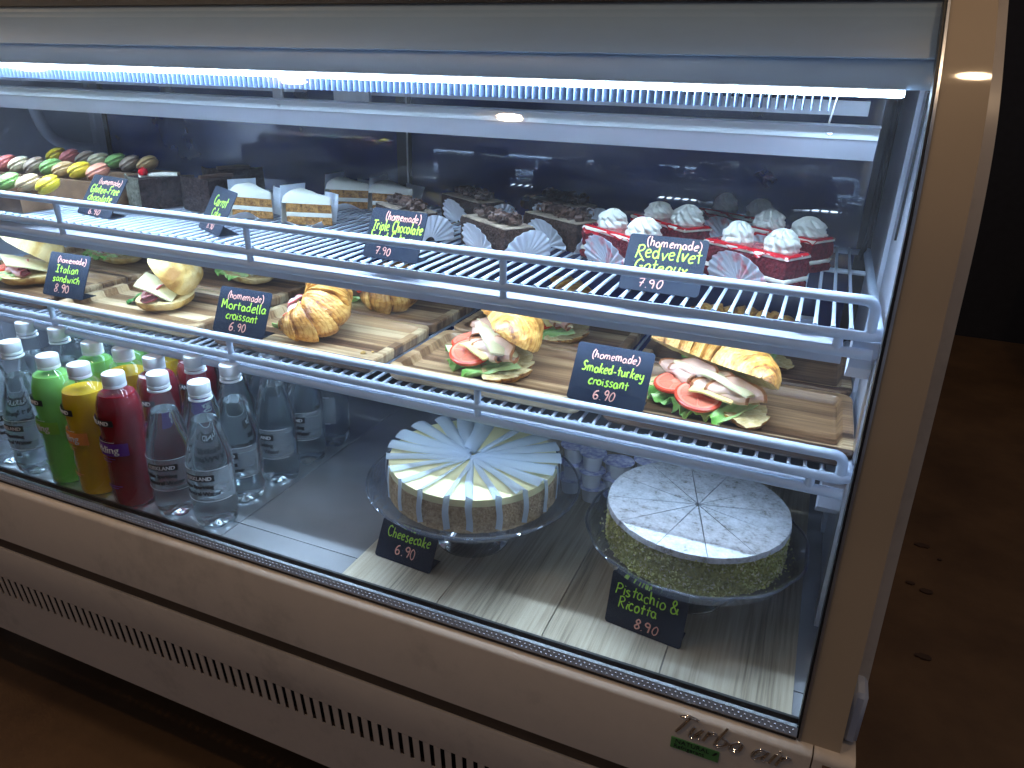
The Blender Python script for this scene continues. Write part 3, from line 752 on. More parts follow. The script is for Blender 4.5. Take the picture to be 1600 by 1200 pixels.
# deck sheets
for (x0, x1, y0, y1) in ((XL, -.717, .649, .702), (-.7155, XR, .649, .702), (XL, -.717, .7035, 1.34), (-.7155, XR, .7035, 1.34)):
    mb = MB(); mb.box((x0, y0, -.626), (x1, y1, -.620)); CP(mb, 'deck_sheet', M['steel'], False)
mb = MB(); mb.box((XL, .646, -.66), (XR, 1.36, -.6265)); CP(mb, 'deck_base', M['void'], False)
# sill: seals and patterned strip under the glass
mb = MB(); mb.box((XL - .03, .6465, -.612), (.0700, .650, -.605)); CP(mb, 'glass_seal', M['black'], False)
mb = MB(); mb.prism([(.6335, -.6172), (.6335, -.6160), (.6392, -.6092), (.6396, -.6172)], XL - .03, .0700); CP(mb, 'sill_strip', M['alu'], False)
mb = MB()
for k in range(560):
    x = -1.64 + k * .00305
    q = (k % 2) * .0024; mb.box((x, .6338 + q, -.6160 + q * 1.15), (x + .0018, .6354 + q, -.6136 + q * 1.15))
o = CP(mb, 'sill_bead', M['white_paint'], False); o['kind'] = 'stuff'
mb = MB(); mb.box((XL - .03, .6345, -.6215), (.0700, .6385, -.6172)); CP(mb, 'lower_seal', M['black'], False)
# fascia
fp = [(.6360, -.6222), (.6330, -.6225), (.6262, -.6255), (.6242, -.6300), (.6240, -.7305), (.66, -.7305), (.66, -.6222)]
mb = MB(); mb.prism(fp, XL - .03, .0870); CP(mb, 'fascia', M['tan'], ang=60)
mb = MB(); mb.prism([(a, b) for a, b in fp], .0885, .1275); CP(mb, 'fascia_end_cap', M['tan'], ang=60)
mb = MB(); mb.prism([(.6285, -.7312), (.6290, -.7532), (.66, -.7532), (.66, -.7312)], XL - .03, .127); CP(mb, 'groove_trim', M['dark_groove'], False)
mb = MB(); mb.prism([(.6265, -.754), (.6255, -.7560), (.6385, -.8355), (.66, -.8355), (.66, -.754)], XL - .03, .127); CP(mb, 'lower_panel', M['tan'], ang=60)
mb = MB(); mb.prism([(.6435, -.8825), (.652, -.985), (.655, -.985), (.6452, -.8825)], XL - .03, .127); CP(mb, 'kick_rail', M['tan'], False)
# slats of the vent
smb = MB(); smb.prism([(.6385, -.836), (.6432, -.882), (.6442, -.882), (.6395, -.836)], 0, .0098)
smb.xf(Matrix.Translation((0, -CO.y, -CO.z))); 
s0 = smb.build('vent_slat', M['tan'], case, False)
for k in range(104):
    s = s0 if k == 0 else s0.copy()
    if k: C.objects.link(s); s.parent = case
    s.location.x = -1.662 + k * .0165 - CO.x
mb = MB(); mb.box((XL - .02, .664, -.90), (.11, .70, -.80)); CP(mb, 'vent_backing', M['void'], False)
mb = MB(); mb.box((XL - .02, .70, -.985), (.10, 1.36, -.67)); CP(mb, 'case_body', M['dark_groove'], False)
mb = MB(); mb.box((.112, .705, -.985), (.128, 1.42, -.6265)); CP(mb, 'lower_side_panel', M['tan'], False)
mb = MB(); mb.box((.1135, .652, -.6215), (.1275, .705, -.556), bev=.004); mb.box((.114, .661, -.985), (.1275, .7045, -.6268)); CP(mb, 'corner_block', M['white_paint'])
for x in (-1.55, .03):
    for y in (.76, 1.3):
        mb = MB(); mb.tube([(x, y, -1.15), (x, y, -.985)], .02, 12); CP(mb, 'foot', M['void'])
# screw and rust at the corner
mb = MB(); mb.box((.098, .6215, -.634), (.106, .6245, -.632)); mb.box((.108, .6215, -.6365), (.118, .6245, -.6345)); mb.box((.118, .6215, -.645), (.1195, .6245, -.6365)); CP(mb, 'rust_mark', M['spot'], False)
# chrome logo: each letter outlined by a thin raised wire
def outline_letters(s, x0, z0, h, dx):
    objs = []
    cx = x0
    LG = {'T': [[(.0, .92), (.35, 1.02), (.8, .95)], [(.42, .98), (.30, .5), (.15, 0)]],
          'u': [[(.08, .55), (.04, .1), (.2, 0), (.42, .5)], [(.45, .56), (.40, .08), (.52, .02)]],
          'r': [[(.10, .58), (.05, 0)], [(.08, .3), (.25, .56), (.42, .52)]],
          'b': [[(.18, 1.05), (.05, .05), (.3, 0), (.48, .3), (.25, .45)]],
          'o': [[(.30, .52), (.06, .3), (.14, .02), (.42, .1), (.44, .42), (.28, .52)]],
          'a': [[(.5, .5), (.16, .5), (.02, .15), (.2, .0), (.48, .4)], [(.52, .55), (.44, .1), (.58, .02)]],
          'i': [[(.14, .56), (.05, 0)], [(.2, .78), (.21, .74)]], ' ': []}
    AD = {'T': .72, 'u': .62, 'r': .50, 'b': .62, 'o': .60, 'a': .70, 'i': .30, ' ': .40}
    for ch in s:
        mb = MB()
        for st in LG[ch]:
            Q = catmull([(a, b, 0) for a, b in st], 6) if len(st) > 2 else [Vector((a, b, 0)) for a, b in st]
            n = len(Q); Lp = []; Rp = []
            for i, q in enumerate(Q):
                t = (Q[min(i + 1, n - 1)] - Q[max(i - 1, 0)]).normalized(); nn = Vector((-t.y, t.x, 0))
                w = .055 * (0.35 + 0.65 * sin(pi * min(max(i / (n - 1), .08), .92)) ** .6)
                Lp.append(q + nn * w); Rp.append(q - nn * w)
            loop = Lp + Rp[::-1] + [Lp[0]]
            P3 = [(cx + (p.x + .28 * p.y) * h * .92, (.6232), z0 + p.y * h) for p in loop]
            mb.tube(P3, .00085, 6)
        if mb.v: objs.append(CP(mb, 'logo_letter', M['chrome']))
        cx += AD[ch] * h * .92
    return objs
outline_letters('Turbo air', -.0520, -.6520, .026, 0)
mb = MB(); mb.box((-.0520, .6228, -.6760), (.0, .6242, -.6605), bev=.0004); bd = CP(mb, 'refrigerant_badge', M['badge'])
def bplace(x0, z0): return lambda u, v, w: Vector((x0 + u, .6226 - w, z0 + v)) - CO
ftext('NATURAL', .0082, 'badge_lettering', M['ink_dark'], case, bplace(-.0475, -.6672))
ftext('Refrigerant', .0074, 'badge_lettering', M['ink_dark'], case, bplace(-.0485, -.6738))
mb = MB(); mb.sheet(lambda u, v: (-.0075 + u * .006 + (v - .5) * .001, .6223, -.6668 + u * .004 + (v - .5) * .0045 * sin(pi * u)), 8, 4, .0003); CP(mb, 'badge_leaf', M['ink_dark'])

# ================================================================== wire shelves
SX0, SX1 = -1.640, .0755
def wire_shelf(y0, zw, zr, zs, zl, label, housing):
    """y0 front, zw wire level, zr rail, zs scalloped bar, zl lower bar"""
    o0 = Vector((-.78, y0 + .2, zw))
    t = thing('wire_shelf', label, 'shelf', o0, group='white wire shelves of the case')
    def SPt(mb, name, mat=M['wire_white'], **k): mb.xf(Matrix.Translation(-o0)); return mb.build(name, mat, t, **k)
    Y1 = 1.255
    rb = .012
    e = catmull([(SX0, y0, zr), (SX1 - rb - .01, y0, zr)], 2)
    path = [(SX0, y0, zr), (-.8, y0, zr), (SX1 - rb - .012, y0, zr)]
    for k in range(1, 7):
        a = R(15 * k); path.append((SX1 - rb - .008 + rb * sin(a), y0 + .001 * k, zr - rb * (1 - cos(a))))
    path += [(SX1 - .008, y0 + .006, zs + .008), (SX1 - .009, y0 + .006, zs)]
    mb = MB(); mb.tube(path, .0056, 12); SPt(mb, 'front_rail')
    mb = MB(); mb.tube([(SX0, y0 + .003, zs), (SX1 - .008, y0 + .003, zs), (SX1 - .001, y0 + .006, zs + .001), (SX1, y0 + .016, zs + .004), (SX1, Y1, zs + .004)], .0056, 12); SPt(mb, 'frame_bar')
    mb = MB(); mb.tube([(SX0, y0 + .004, zl), (SX1 - .002, y0 + .004, zl)], .0058, 12); SPt(mb, 'lower_bar')
    mb = MB(); mb.tube([(SX0, Y1, zw - .004), (SX1, Y1, zw - .004)], .0045, 10); SPt(mb, 'rear_bar')
    for yy in (y0 + .155, y0 + .315):
        mb = MB(); mb.tube([(SX0, yy, zw - .0065), (SX1, yy, zw - .0065)], .0035, 8); SPt(mb, 'cross_bar')
    xs = [-1.489, -1.108, -.733, -.343] if y0 > .785 else [-1.13, -.760, -.3613]
    for x in xs:
        mb = MB(); mb.tube([(x, y0 + .001, zr), (x, y0 + .003, zs), (x, y0 + .004, zl)], .0046, 10); SPt(mb, 'rail_post')
    mb = MB(); mb.tube([(.039, y0 + .003, zs), (.039, y0 + .004, zl)], .005, 10); SPt(mb, 'rail_post')
    # the wires; one shared mesh
    w = MB()
    w.tube([(0, Y1 - o0.y, .0), (0, y0 + .03 - o0.y, .0), (0, y0 + .013 - o0.y, -.0008), (0, y0 + .0035 - o0.y, zs + .0045 - zw)], [.0021, .0021, .0025, .0032], 8)
    w0 = w.build('wire', M['wire_white'], t)
    n = int((SX1 - .012 - SX0) / .0176)
    for k in range(n):
        q = w0 if k == 0 else w0.copy()
        if k: C.objects.link(q); q.parent = t
        q.location = (SX1 - .026 - k * .0176 - o0.x, 0, 0)
    if housing:
        mb = MB(); mb.box((SX0, y0 + .0125, zl - .008), (.046, y0 + .048, zl + .001), bev=.001); mb.box((SX0, y0 + .0105, zl - .0165), (.046, y0 + .0120, zl + .0005)); SPt(mb, 'light_housing', M['white_paint'])
        mb = MB(); mb.box((SX0 + .01, y0 + .0165, zl - .0120), (.036, y0 + .036, zl - .0082)); SPt(mb, 'light_tube', M['led2'], smooth=False)
        mb = MB(); mb.box((-.004, y0 + .036, zs - .0060), (.016, y0 + .050, zs + .001)); SPt(mb, 'housing_clip', M['alu'], smooth=False)
    else:  # unseen housing and glowing strip, added under this shelf to brighten the deck
        mb = MB(); mb.box((SX0 + .01, y0 + .014, zl - .0020), (.040, y0 + .032, zl + .0035), bev=.001); SPt(mb, 'light_housing', M['white_paint'])
        mb = MB(); mb.box((SX0 + .02, y0 + .016, zl - .0036), (.030, y0 + .030, zl - .0022)); SPt(mb, 'light_tube', M['deck_fill'], smooth=False)
    return t
wire_shelf(.800, -.2290, -.1955, -.2345, -.2535, 'upper white wire shelf carrying the cakes and macarons', True)
wire_shelf(.770, -.3900, -.3570, -.3860, -.4040, 'lower white wire shelf carrying the wooden sandwich trays', False)

# ================================================================== vinyl planks on the deck
pl = thing('plank_liner', 'grey oak vinyl planks laid on the deck under the two cake stands', 'shelf liner', (-.22, .92, -.620))
pm = MB(); pm.box((-.0710, -.2635, 0), (.0710, .2635, .003), bev=.0003)
p0 = pm.build('plank', M['plank'], pl)
for k, x in enumerate((-.4365, -.2935, -.1505, -.0075)):
    q = p0 if k == 0 else p0.copy()
    if k: C.objects.link(q); q.parent = pl
    q.location = (x + .22, 0, 0)

# ================================================================== wooden trays
def rrect(w, d, r, n=5):
    out = []
    for cx, cy_, a0 in ((w / 2 - r, d / 2 - r, 0), (-w / 2 + r, d / 2 - r, 90), (-w / 2 + r, -d / 2 + r, 180), (w / 2 - r, -d / 2 + r, 270)):
        for k in range(n + 1):
            a = R(a0 + 90 * k / n); out.append((cx + r * cos(a), cy_ + r * sin(a)))
    return out
def tray_mesh(w, d):
    loops = [(rrect(w - .012, d - .012, .012), 0), (rrect(w - .002, d - .002, .016), .005), (rrect(w, d, .016), .0175), (rrect(w - .003, d - .003, .015), .0200),
             (rrect(w - .026, d - .026, .012), .0200), (rrect(w - .029, d - .029, .011), .0185), (rrect(w - .036, d - .036, .009), .0095), (rrect(w - .042, d - .042, .007), .0085)]
    mb = MB(); V = []; n = len(loops[0][0])
    for lp, z in loops: V += [(x, y, z) for x, y in lp]
    F = []
    for k in range(len(loops) - 1):
        for j in range(n): F.append((k * n + j, k * n + (j + 1) % n, (k + 1) * n + (j + 1) % n, (k + 1) * n + j))
    F.append(tuple(range(n - 1, -1, -1))); F.append(tuple((len(loops) - 1) * n + j for j in range(n)))
    mb.add(V, F); return mb
ZW2 = -.3878
TR = [(-1.355, .326, 'far left'), (-1.0135, .303, ''), (-.685, .288, ''), (-.374, .280, ''), (-.067, .290, '')]
TL = {0: ('wooden tray at the far left holding the big round bread roll', 'rear wooden tray at the far left holding the open ham and cheese bun'),
      1: ('wooden tray under the upright round roll with ham and cheese', 'rear wooden tray holding the open bun with lettuce, behind the mortadella card'),
      2: ('wooden tray holding the plump closed croissant beside the mortadella card', 'rear wooden tray holding the brown closed croissant'),
      3: ('wooden tray under the turkey croissant left of the smoked turkey card', 'rear wooden tray holding the turkey croissant behind the turkey card'),
      4: ('wooden tray at the right end under the largest turkey croissant', 'rear wooden tray at the right end holding the flattened turkey croissant')}
for i, (x, w, _) in enumerate(TR):
    for j, (y, d) in enumerate(((.892, .184), (1.082, .180))):
        o = tray_mesh(w, d).build('wooden_tray', M['acacia'], None, ang=35)
        o.location = (x + random.uniform(-.002, .002), y, ZW2 + Z0); o.rotation_euler.z = R(random.uniform(-.5, .5))
        o['label'] = TL[i][j]; o['category'] = 'tray'; o['group'] = 'acacia wood trays on the lower shelf'
ZT = ZW2 + .0088      # tray recess floor

# ================================================================== price cards
def card(loc, w, yaw, h, tilt, lines, label, foot=True):
    """lines: (text, ink, v, letter height, width)"""
    t = thing('price_card', label, 'price card', loc, R(yaw), group='black chalkboard price cards')
    ta = R(tilt); up = Vector((0, sin(ta), cos(ta))); nn = Vector((0, -cos(ta), sin(ta)))
    th = .0012
    def fr(u, v, wv=0.0): return Vector((u, 0, 0)) + up * v + nn * (wv + th)
    mb = MB(); r = .004; out = rrect(w, h, r, 4)
    V = [fr(a, b + h / 2, 0) for a, b in out] + [fr(a, b + h / 2, -th) for a, b in out]; n = len(out)
    mb.add(V, [tuple(range(n)), tuple(range(2 * n - 1, n - 1, -1))] + [(i, n + i, n + (i + 1) % n, (i + 1) % n) for i in range(n)])
    mb.build('board', M['chalk'], t, ang=30)
    mb = MB(); mb.prism([(-.0006, .0002), (.030, .0002), (.030, .0012), (.0006, .0012)], -w / 2 + .003, w / 2 - .003); mb.build('foot', M['chalk'], t, False)
    for ink in ('ink_green', 'ink_pink'):
        mb = MB()
        for (s, k, v, lh, wf, u0) in lines:
            if k == ink: write(mb, s, u0, v * h, lh, .00085 if lh > .011 else .00065, fr, wfit=wf, n=5)
        if mb.v: mb.build('chalk_lettering', M[ink], t)
    return t
g_, p_ = 'ink_green', 'ink_pink'
card((-.112, .716, -.6165), .0967, -7.1, .070, 12, [('Pistachio &', g_, .60, .015, .080, -.001), ('Ricotta', g_, .37, .015, .050, -.010), ('8.90', p_, .08, .012, .032, .004)], 'chalkboard card reading Pistachio & Ricotta in front of the sugar dusted cake')
card((-.206, .8075, -.3672), .0985, -1.0, .074, 32, [('(homemade)', p_, .76, .010, .062, .002), ('Smoked-turkey', g_, .52, .012, .080, .002), ('croissant', g_, .31, .012, .052, 0), ('6.90', p_, .07, .012, .028, -.002)], 'chalkboard card reading Smoked-turkey croissant between the two turkey croissants')
card((-.161, .837, -.2265), .0943, .6, .072, 36, [('(homemade)', p_, .80, .011, .066, .008), ('Redvelvet', g_, .58, .017, .080, .004), ('Gateaux', g_, .36, .015, .064, -.002), ('7.90', p_, .07, .010, .030, -.010)], 'chalkboard card reading Redvelvet Gateaux in front of the red cakes')
card((-.7775, .8085, -.3672), .0955, 1.0, .070, 26, [('(homemade)', p_, .76, .011, .068, .002), ('Mortadella', g_, .52, .014, .084, .002), ('croissant', g_, .31, .013, .060, .002), ('6.90', p_, .07, .012, .032, -.002)], 'chalkboard card reading Mortadella croissant left of the plump croissant')
card((-1.173, .826, -.3672), .0918, 2.2, .076, 26, [('(homemade)', p_, .78, .010, .066, .006), ('Italian', g_, .55, .013, .052, 0), ('sandwich', g_, .34, .013, .062, .002), ('8.90', p_, .10, .013, .036, -.004)], 'chalkboard card reading Italian sandwich beside the round rolls')
card((-.445, .714, -.6165), .0907, -4.2, .054, 28, [('Cheesecake', g_, .58, .014, .070, .002), ('6.90', p_, .20, .014, .034, .002)], 'chalkboard card reading Cheesecake below the cheesecake stand')
card((-.518, .826, -.2265), .0873, -3.7, .068, 26, [('(homemade)', p_, .78, .011, .056, .008), ('Triple Chocolate', g_, .56, .014, .080, .002), ('French Gateaux', g_, .34, .013, .072, -.002), ('7.90', p_, .08, .010, .026, -.012)], 'chalkboard card reading Triple Chocolate French Gateaux among the brown cakes')
card((-1.098, .855, -.2265), .0919, -8.7, .072, 36, [('(homemade)', p_, .79, .010, .062, .006), ('Gluten-Free', g_, .56, .014, .078, .002), ('chocolate', g_, .36, .013, .066, -.002), ('cake', g_, .20, .010, .030, 0), ('6.90', p_, .03, .010, .032, .0)], 'chalkboard card reading Gluten-Free chocolate cake beside the macarons')
card((-.849, .849, -.2265), .0950, -28.7, .070, 30, [('Carrot', g_, .60, .016, .055, .002), ('Cake', g_, .34, .014, .036, .002), ('8.90', p_, .07, .011, .028, .0)], 'chalkboard card reading Carrot Cake turned sideways in front of the carrot cake')

# ================================================================== food parts
def tube_body(fc, fr_, nu, nv, tone, v0=0.0, v1=1.0):
    """body swept along fc(u) with radius fr_(u, a)"""
    pass
def croissant_part(L_, rmax, arc, seed, half=None, cut=0.0, rings=5.0, squash=.82, open_=0.0, nu=190, nv=44):
    """crescent, tips towards -y.  half: 'top' | 'bottom' | None"""
    A = arc; Rc = L_ / (2 * sin(A / 2)); mb = MB()
    def f(u, v):
        s = 2 * u - 1; a = s * A / 2
        cx, cyy = Rc * sin(a), Rc * cos(a) - Rc
        tx, ty = cos(a), -sin(a)                 # tangent
        nx, ny = -ty, tx                         # outward = up the arc (+y)
        if half == 'top': q = v * pi * 1.0
        elif half == 'bottom': q = pi + v * pi
        else: q = v * 2 * pi
        env = max(0.0, 1 - abs(s) ** 2.3) ** .62
        ph = abs(s) * rings + .16 * cos(q + 1.2) + .10 * nz(s * 2, q, seed, 1.2)
        fr = ph - math.floor(ph); lay = math.floor(ph)
        st = (1 - .20 * (fr ** 1.6)) * (1.0 + .025 * sin(lay * 2.4 + seed))
        r = rmax * env * st
        r *= 1 + .05 * nz(s * 3, cos(q) * 1.5, sin(q) * 1.5 + seed, 1.6) + .012 * sin(46 * s + 3 * sin(q * 2 + seed)) * (1 - fr)
        fine = max(0.0, sin(ph * 31 + 5 * nz(s * 5, cos(q), sin(q) + seed, 1.5) + 1.5 * sin(q))) ** 5
        r *= 1 - .022 * fine
        r = max(r, .0016)
        c, sn = cos(q), sin(q)
        z = r * sn * squash
        if half == 'top': z = r * max(sn, 0) * squash * 1.15
        if half == 'bottom': z = max(r * sn * squash * .62, -.55 * rmax * squash)
        if half is None: z = max(z, -.62 * rmax * squash) + .62 * rmax * squash
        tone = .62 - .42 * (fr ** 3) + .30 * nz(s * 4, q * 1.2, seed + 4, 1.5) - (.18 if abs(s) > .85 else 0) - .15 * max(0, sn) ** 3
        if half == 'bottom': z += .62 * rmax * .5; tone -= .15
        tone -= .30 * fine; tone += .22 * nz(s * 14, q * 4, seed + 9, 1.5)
        # leaf-like sheets: an edge lifts where the dough is rolled over
        return (cx + nx * r * c, cyy + ny * r * c, z, tone)
    mb.grid(f, nu, nv, wv=(half is None))
    if half: # crumb face closing the cut
        def g(u, v):
            a_ = f(u, 0.0); b_ = f(u, 1.0)
            k = v
            dz = -.0015 * sin(pi * k) if half == 'bottom' else .004 * sin(pi * k)
            return (a_[0] * (1 - k) + b_[0] * k, a_[1] * (1 - k) + b_[1] * k, a_[2] * (1 - k) + b_[2] * k + dz + .0008 * nz(u * 9, k * 5, seed, 3), .5)
        mb.grid(g, nu, 6, mi=1)
    return mb
def disc_sheet(rad, th, fold, seed, wav=.003, ell=1.0):
    """a round slice folded over on itself; fold = half-gap between the two leaves (0: flat)"""
    def f(u, v):
        rr = rad * sqrt(max(u, 1e-4)); a = 2 * pi * v
        x = rr * cos(a) * ell * (1 + .06 * sin(3 * a + seed)); y = rr * sin(a) * (1 + .05 * cos(2 * a + seed * 2))
        z = wav * nz(x * 30, y * 30, seed) * 2
        tone = 1.0 if u < .84 else -.05
        if fold > 0:
            # bend about the x axis; y > 0 comes back above
            if y > -fold * pi / 2 and y < fold * pi / 2:
                q = y / fold; yy = fold * cos(q); zz = fold * sin(q)
            elif y >= fold * pi / 2:
                yy = -(y - fold * pi / 2); zz = fold
            else:
                yy = (y + fold * pi / 2); zz = -fold
            zz += .002 * sin(x * 160 + seed) + z * .6
            return (x, -yy, zz + fold, tone)
        return (x, y, z, tone)
    mb = MB()
    P = [[f(i / 13, j / 36) for j in range(36)] for i in range(14)]
    V = []; T = []
    for s in (th / 2, -th / 2):
        for i in range(14):
            for j in range(36):
                p = Vector(P[i][j][:3]); du = Vector(P[min(i + 1, 13)][j][:3]) - Vector(P[max(i - 1, 0)][j][:3]); dv = Vector(P[i][(j + 1) % 36][:3]) - Vector(P[i][j - 1][:3])
                n = du.cross(dv); n = n.normalized() if n.length > 1e-12 else Vector((0, 0, 1))
                V.append(p + n * s); T.append(P[i][j][3])
    F = []; o = 14 * 36
    for i in range(13):
        for j in range(36):
            a = i * 36 + j; b = i * 36 + (j + 1) % 36
            F.append((a, a + 36, b + 36, b)); F.append((o + a, o + b, o + b + 36, o + a + 36))
    for j in range(36):
        a = 13 * 36 + j; b = 13 * 36 + (j + 1) % 36; F.append((a, o + a, o + b, b))
    mb.add(V, F, 0, T); return mb
def X(x=0, y=0, z=0, rx=0, ry=0, rz=0, s=1.0):
    return Matrix.Translation((x, y, z)) @ Matrix.Rotation(R(rz), 4, 'Z') @ Matrix.Rotation(R(ry), 4, 'Y') @ Matrix.Rotation(R(rx), 4, 'X') @ Matrix.Scale(s, 4)
def tomato(rad=.030, th=.0055):
    mb = MB()
    def f(u, v):
        a = 2 * pi * v; k = u
        prof = [(0, 1), (.3, 1), (.55, 1), (.8, 1), (.93, .98), (1.0, .7), (1.02, 0), (1.0, -.7), (.93, -.98), (.6, -1), (0, -1)]
        i = min(int(k * 10), 9); t = k * 10 - i
        r = prof[i][0] * (1 - t) + prof[i + 1][0] * t; z = prof[i][1] * (1 - t) + prof[i + 1][1] * t
        seg = abs(sin(a * 2.5)); tone = .98 if r > .92 else (.55 if r > .72 else (.08 + .5 * (seg < .35)) if r > .2 else .6)
        dz = -.0010 * (1 if (.25 < r < .72 and seg > .35) else 0)
        return (rad * r * cos(a), rad * r * sin(a) * .92, (z * th / 2) + dz * (1 if z > 0 else 0), tone)
    mb.grid(f, 21, 40, wv=True); return mb
def leafmb(w, d, seed, ruff=.006, up=.0):
    def f(u, v):
        x = (u - .5) * w; y = -(v) * d
        edge = v ** 1.5; side = abs(2 * u - 1)
        x *= 1 - .25 * v * side
        y -= .12 * d * sin(u * 9 + seed) * v
        z = ruff * edge * (sin(u * 21 + seed) + .6 * sin(u * 47 + seed * 3 + v * 5)) + .004 * nz(u * 4, v * 4, seed) + up * v * v - .006 * v
        return (x, y, z, .30 + .45 * (1 - v) + .25 * abs(sin(u * 21 + seed)) + (.35 if abs(u - .5) < .03 else 0))
    mb = MB(); mb.sheet(f, 56, 18, .0009); return mb
def cheese_slice(w, d, th=.0024, sag=.004, seed=0):
    mb = MB(); mb.sheet(lambda u, v: ((u - .5) * w, (v - .5) * d, sag * (-(2 * u - 1) ** 2) - sag * .8 * max(0, .4 - v) ** 1.2 * 3 + .0006 * sin(u * 9 + seed)), 16, 10, th); return mb

def croissant_sandwich(loc, rz, label, seed, L_=.150, rm=.036, top=(26, 0), fill='turkey', scale=1.0, rings=4.6, closed=False, tones=None):
    t = thing('croissant_sandwich', label, 'croissant', loc, R(rz), group='filled croissants on the wooden trays')
    scale *= 1.0 if fill == 'turkey' else 1.12
    t.scale = (scale,) * 3
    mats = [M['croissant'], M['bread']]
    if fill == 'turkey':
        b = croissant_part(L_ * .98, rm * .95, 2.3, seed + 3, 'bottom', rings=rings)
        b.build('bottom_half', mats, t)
    else:
        b = croissant_part(L_, rm, 3.5, seed + 3, None, rings=rings, squash=1.0)
        b.xf(Matrix.Rotation(R(-10), 4, 'X') @ Matrix.Rotation(R(top[0]), 4, 'Y'))
        zmin = min(v[2] for v in b.v); b.xf(Matrix.Translation((0, 0, -zmin - .001)))
        b.build('croissant_body', M['croissant'], t)
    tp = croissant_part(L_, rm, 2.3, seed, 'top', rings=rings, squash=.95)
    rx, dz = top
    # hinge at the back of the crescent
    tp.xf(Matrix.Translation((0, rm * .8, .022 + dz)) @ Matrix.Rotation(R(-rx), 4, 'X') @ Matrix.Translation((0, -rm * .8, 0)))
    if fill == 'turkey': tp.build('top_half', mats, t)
    k = rx / 26.0
    rnd = random.Random(seed)
    y0 = -L_ * .16
    if fill == 'turkey':
        for (lx, lw, lrz) in ((-.030, .085, -12), (.018, .075, 6)):
            m = leafmb(lw, .062, seed + lx * 50, .0045); m.xf(X(lx, y0 + .022, .016, 4, 0, lrz)); m.build('lettuce', M['lettuce'], t)
        for (x, y, z, rx_, ry_, rz_) in ((-.034, y0 - .014, .0225, 12, -4, 0), (.008, y0 - .024, .0215, 16, 8, 20)):
            m = tomato(.027); m.xf(X(x, y, z, rx_, ry_, rz_)); m.build('tomato_slice', M['tomato'], t)
        for (x, y, z, fo, rx_, rz_, rr) in ((-.042, y0 - .008, .026, .0052, 10, -18, .031), (-.020, y0 - .004, .034, .0040, 14, 12, .030), (.026, y0 - .014, .0245, .0048, 10, 14, .032), (.040, y0 - .006, .027, .0056, 14, 30, .032), (.004, y0 - .004, .031, .0036, 12, -4, .030)):
            m = disc_sheet(rr, .0016, fo, seed + x * 90, .0015, 1.1); m.xf(X(x, y + .004, z, rx_, 0, rz_)); m.build('turkey_slice', M['turkey'], t)
        for (x, y, z, ry_, rz_, w) in ((-.020, y0 + .014, .039, 5, -1, .058), (.028, y0 + .004, .041, 8, 2, .070)):
            m = cheese_slice(w, .036, .0030, .002, seed); m.xf(X(x, y, z, -rx * .55, ry_, rz_)); m.build('cheese_slice', M['cheese'], t)
        m = cheese_slice(.05, .046, .002, .002, seed); m.xf(X(.018, y0 - .006, .030, -4, 6, 22)); m.build('cheese_slice', M['cheese2'], t)
    else:
        m = leafmb(.062, .045, seed, .004); m.xf(X(-.012, y0 - .022, .016, 12, 0, -20)); m.build('lettuce', M['lettuce'], t)
        m = tomato(.020); m.xf(X(-.010, y0 - .038, .024, 22, 0, 0)); m.build('tomato_slice', M['tomato'], t)
        for (x, z, rz_) in ((-.020, .026, -14), (0, .030, 8), (.014, .024, 20)):
            m = disc_sheet(.024, .0014, .0050, seed + x * 80, .0015, .9); m.xf(X(x * .8, y0 - .032, z + .006, 12, 0, rz_)); m.build('mortadella_slice', M['ham'], t)
    return t

def bun_part(w, d, h, seed, half, nu=56, nv=28):
    mb = MB()
    def f(u, v):
        a = 2 * pi * u; q = v * pi / 2
        e = 2.6
        ca, sa = cos(a), sin(a)
        rr = 1 / ((abs(ca) ** e + abs(sa) ** e) ** (1 / e))
        prof = (cos(q) ** .55) if v < 1 else 0
        rad = rr * prof * (1 + .035 * nz(ca * 2, sa * 2, seed, 1.3))
        x = w / 2 * ca * rad; y = d / 2 * sa * rad
        hh = h * (sin(q) ** .9) * (1 + .16 * nz(x * 30, y * 30, seed, 1) + .05 * nz(x * 110, y * 110, seed + 2, 1))
        tone = .62 + 1.0 * nz(x * 26, y * 26, seed + 3, 1) + .5 * nz(x * 90, y * 90, seed + 5, 1) - .40 * sin(q) ** 3 * (.4 if half == 'bottom' else 1.0)
        if half == 'top': return (x, y, hh, tone)
        return (x, y, h - hh, tone - .1)
    mb.grid(f, nu, nv, wu=True)
    zc = 0 if half == 'top' else h
    ring = [f(j / nu, 0.0)[:2] for j in range(nu)]
    V = [(p[0], p[1], zc + .0008 * nz(p[0] * 80, p[1] * 80, seed)) for p in ring] + [(p[0] * .5, p[1] * .5, zc + .0012) for p in ring] + [(0, 0, zc + .001)]
    F = []
    for j in range(nu):
        k = (j + 1) % nu; F.append((j, k, nu + k, nu + j)); F.append((nu + j, nu + k, 2 * nu))
    mb.add(V, F, 1)
    return mb
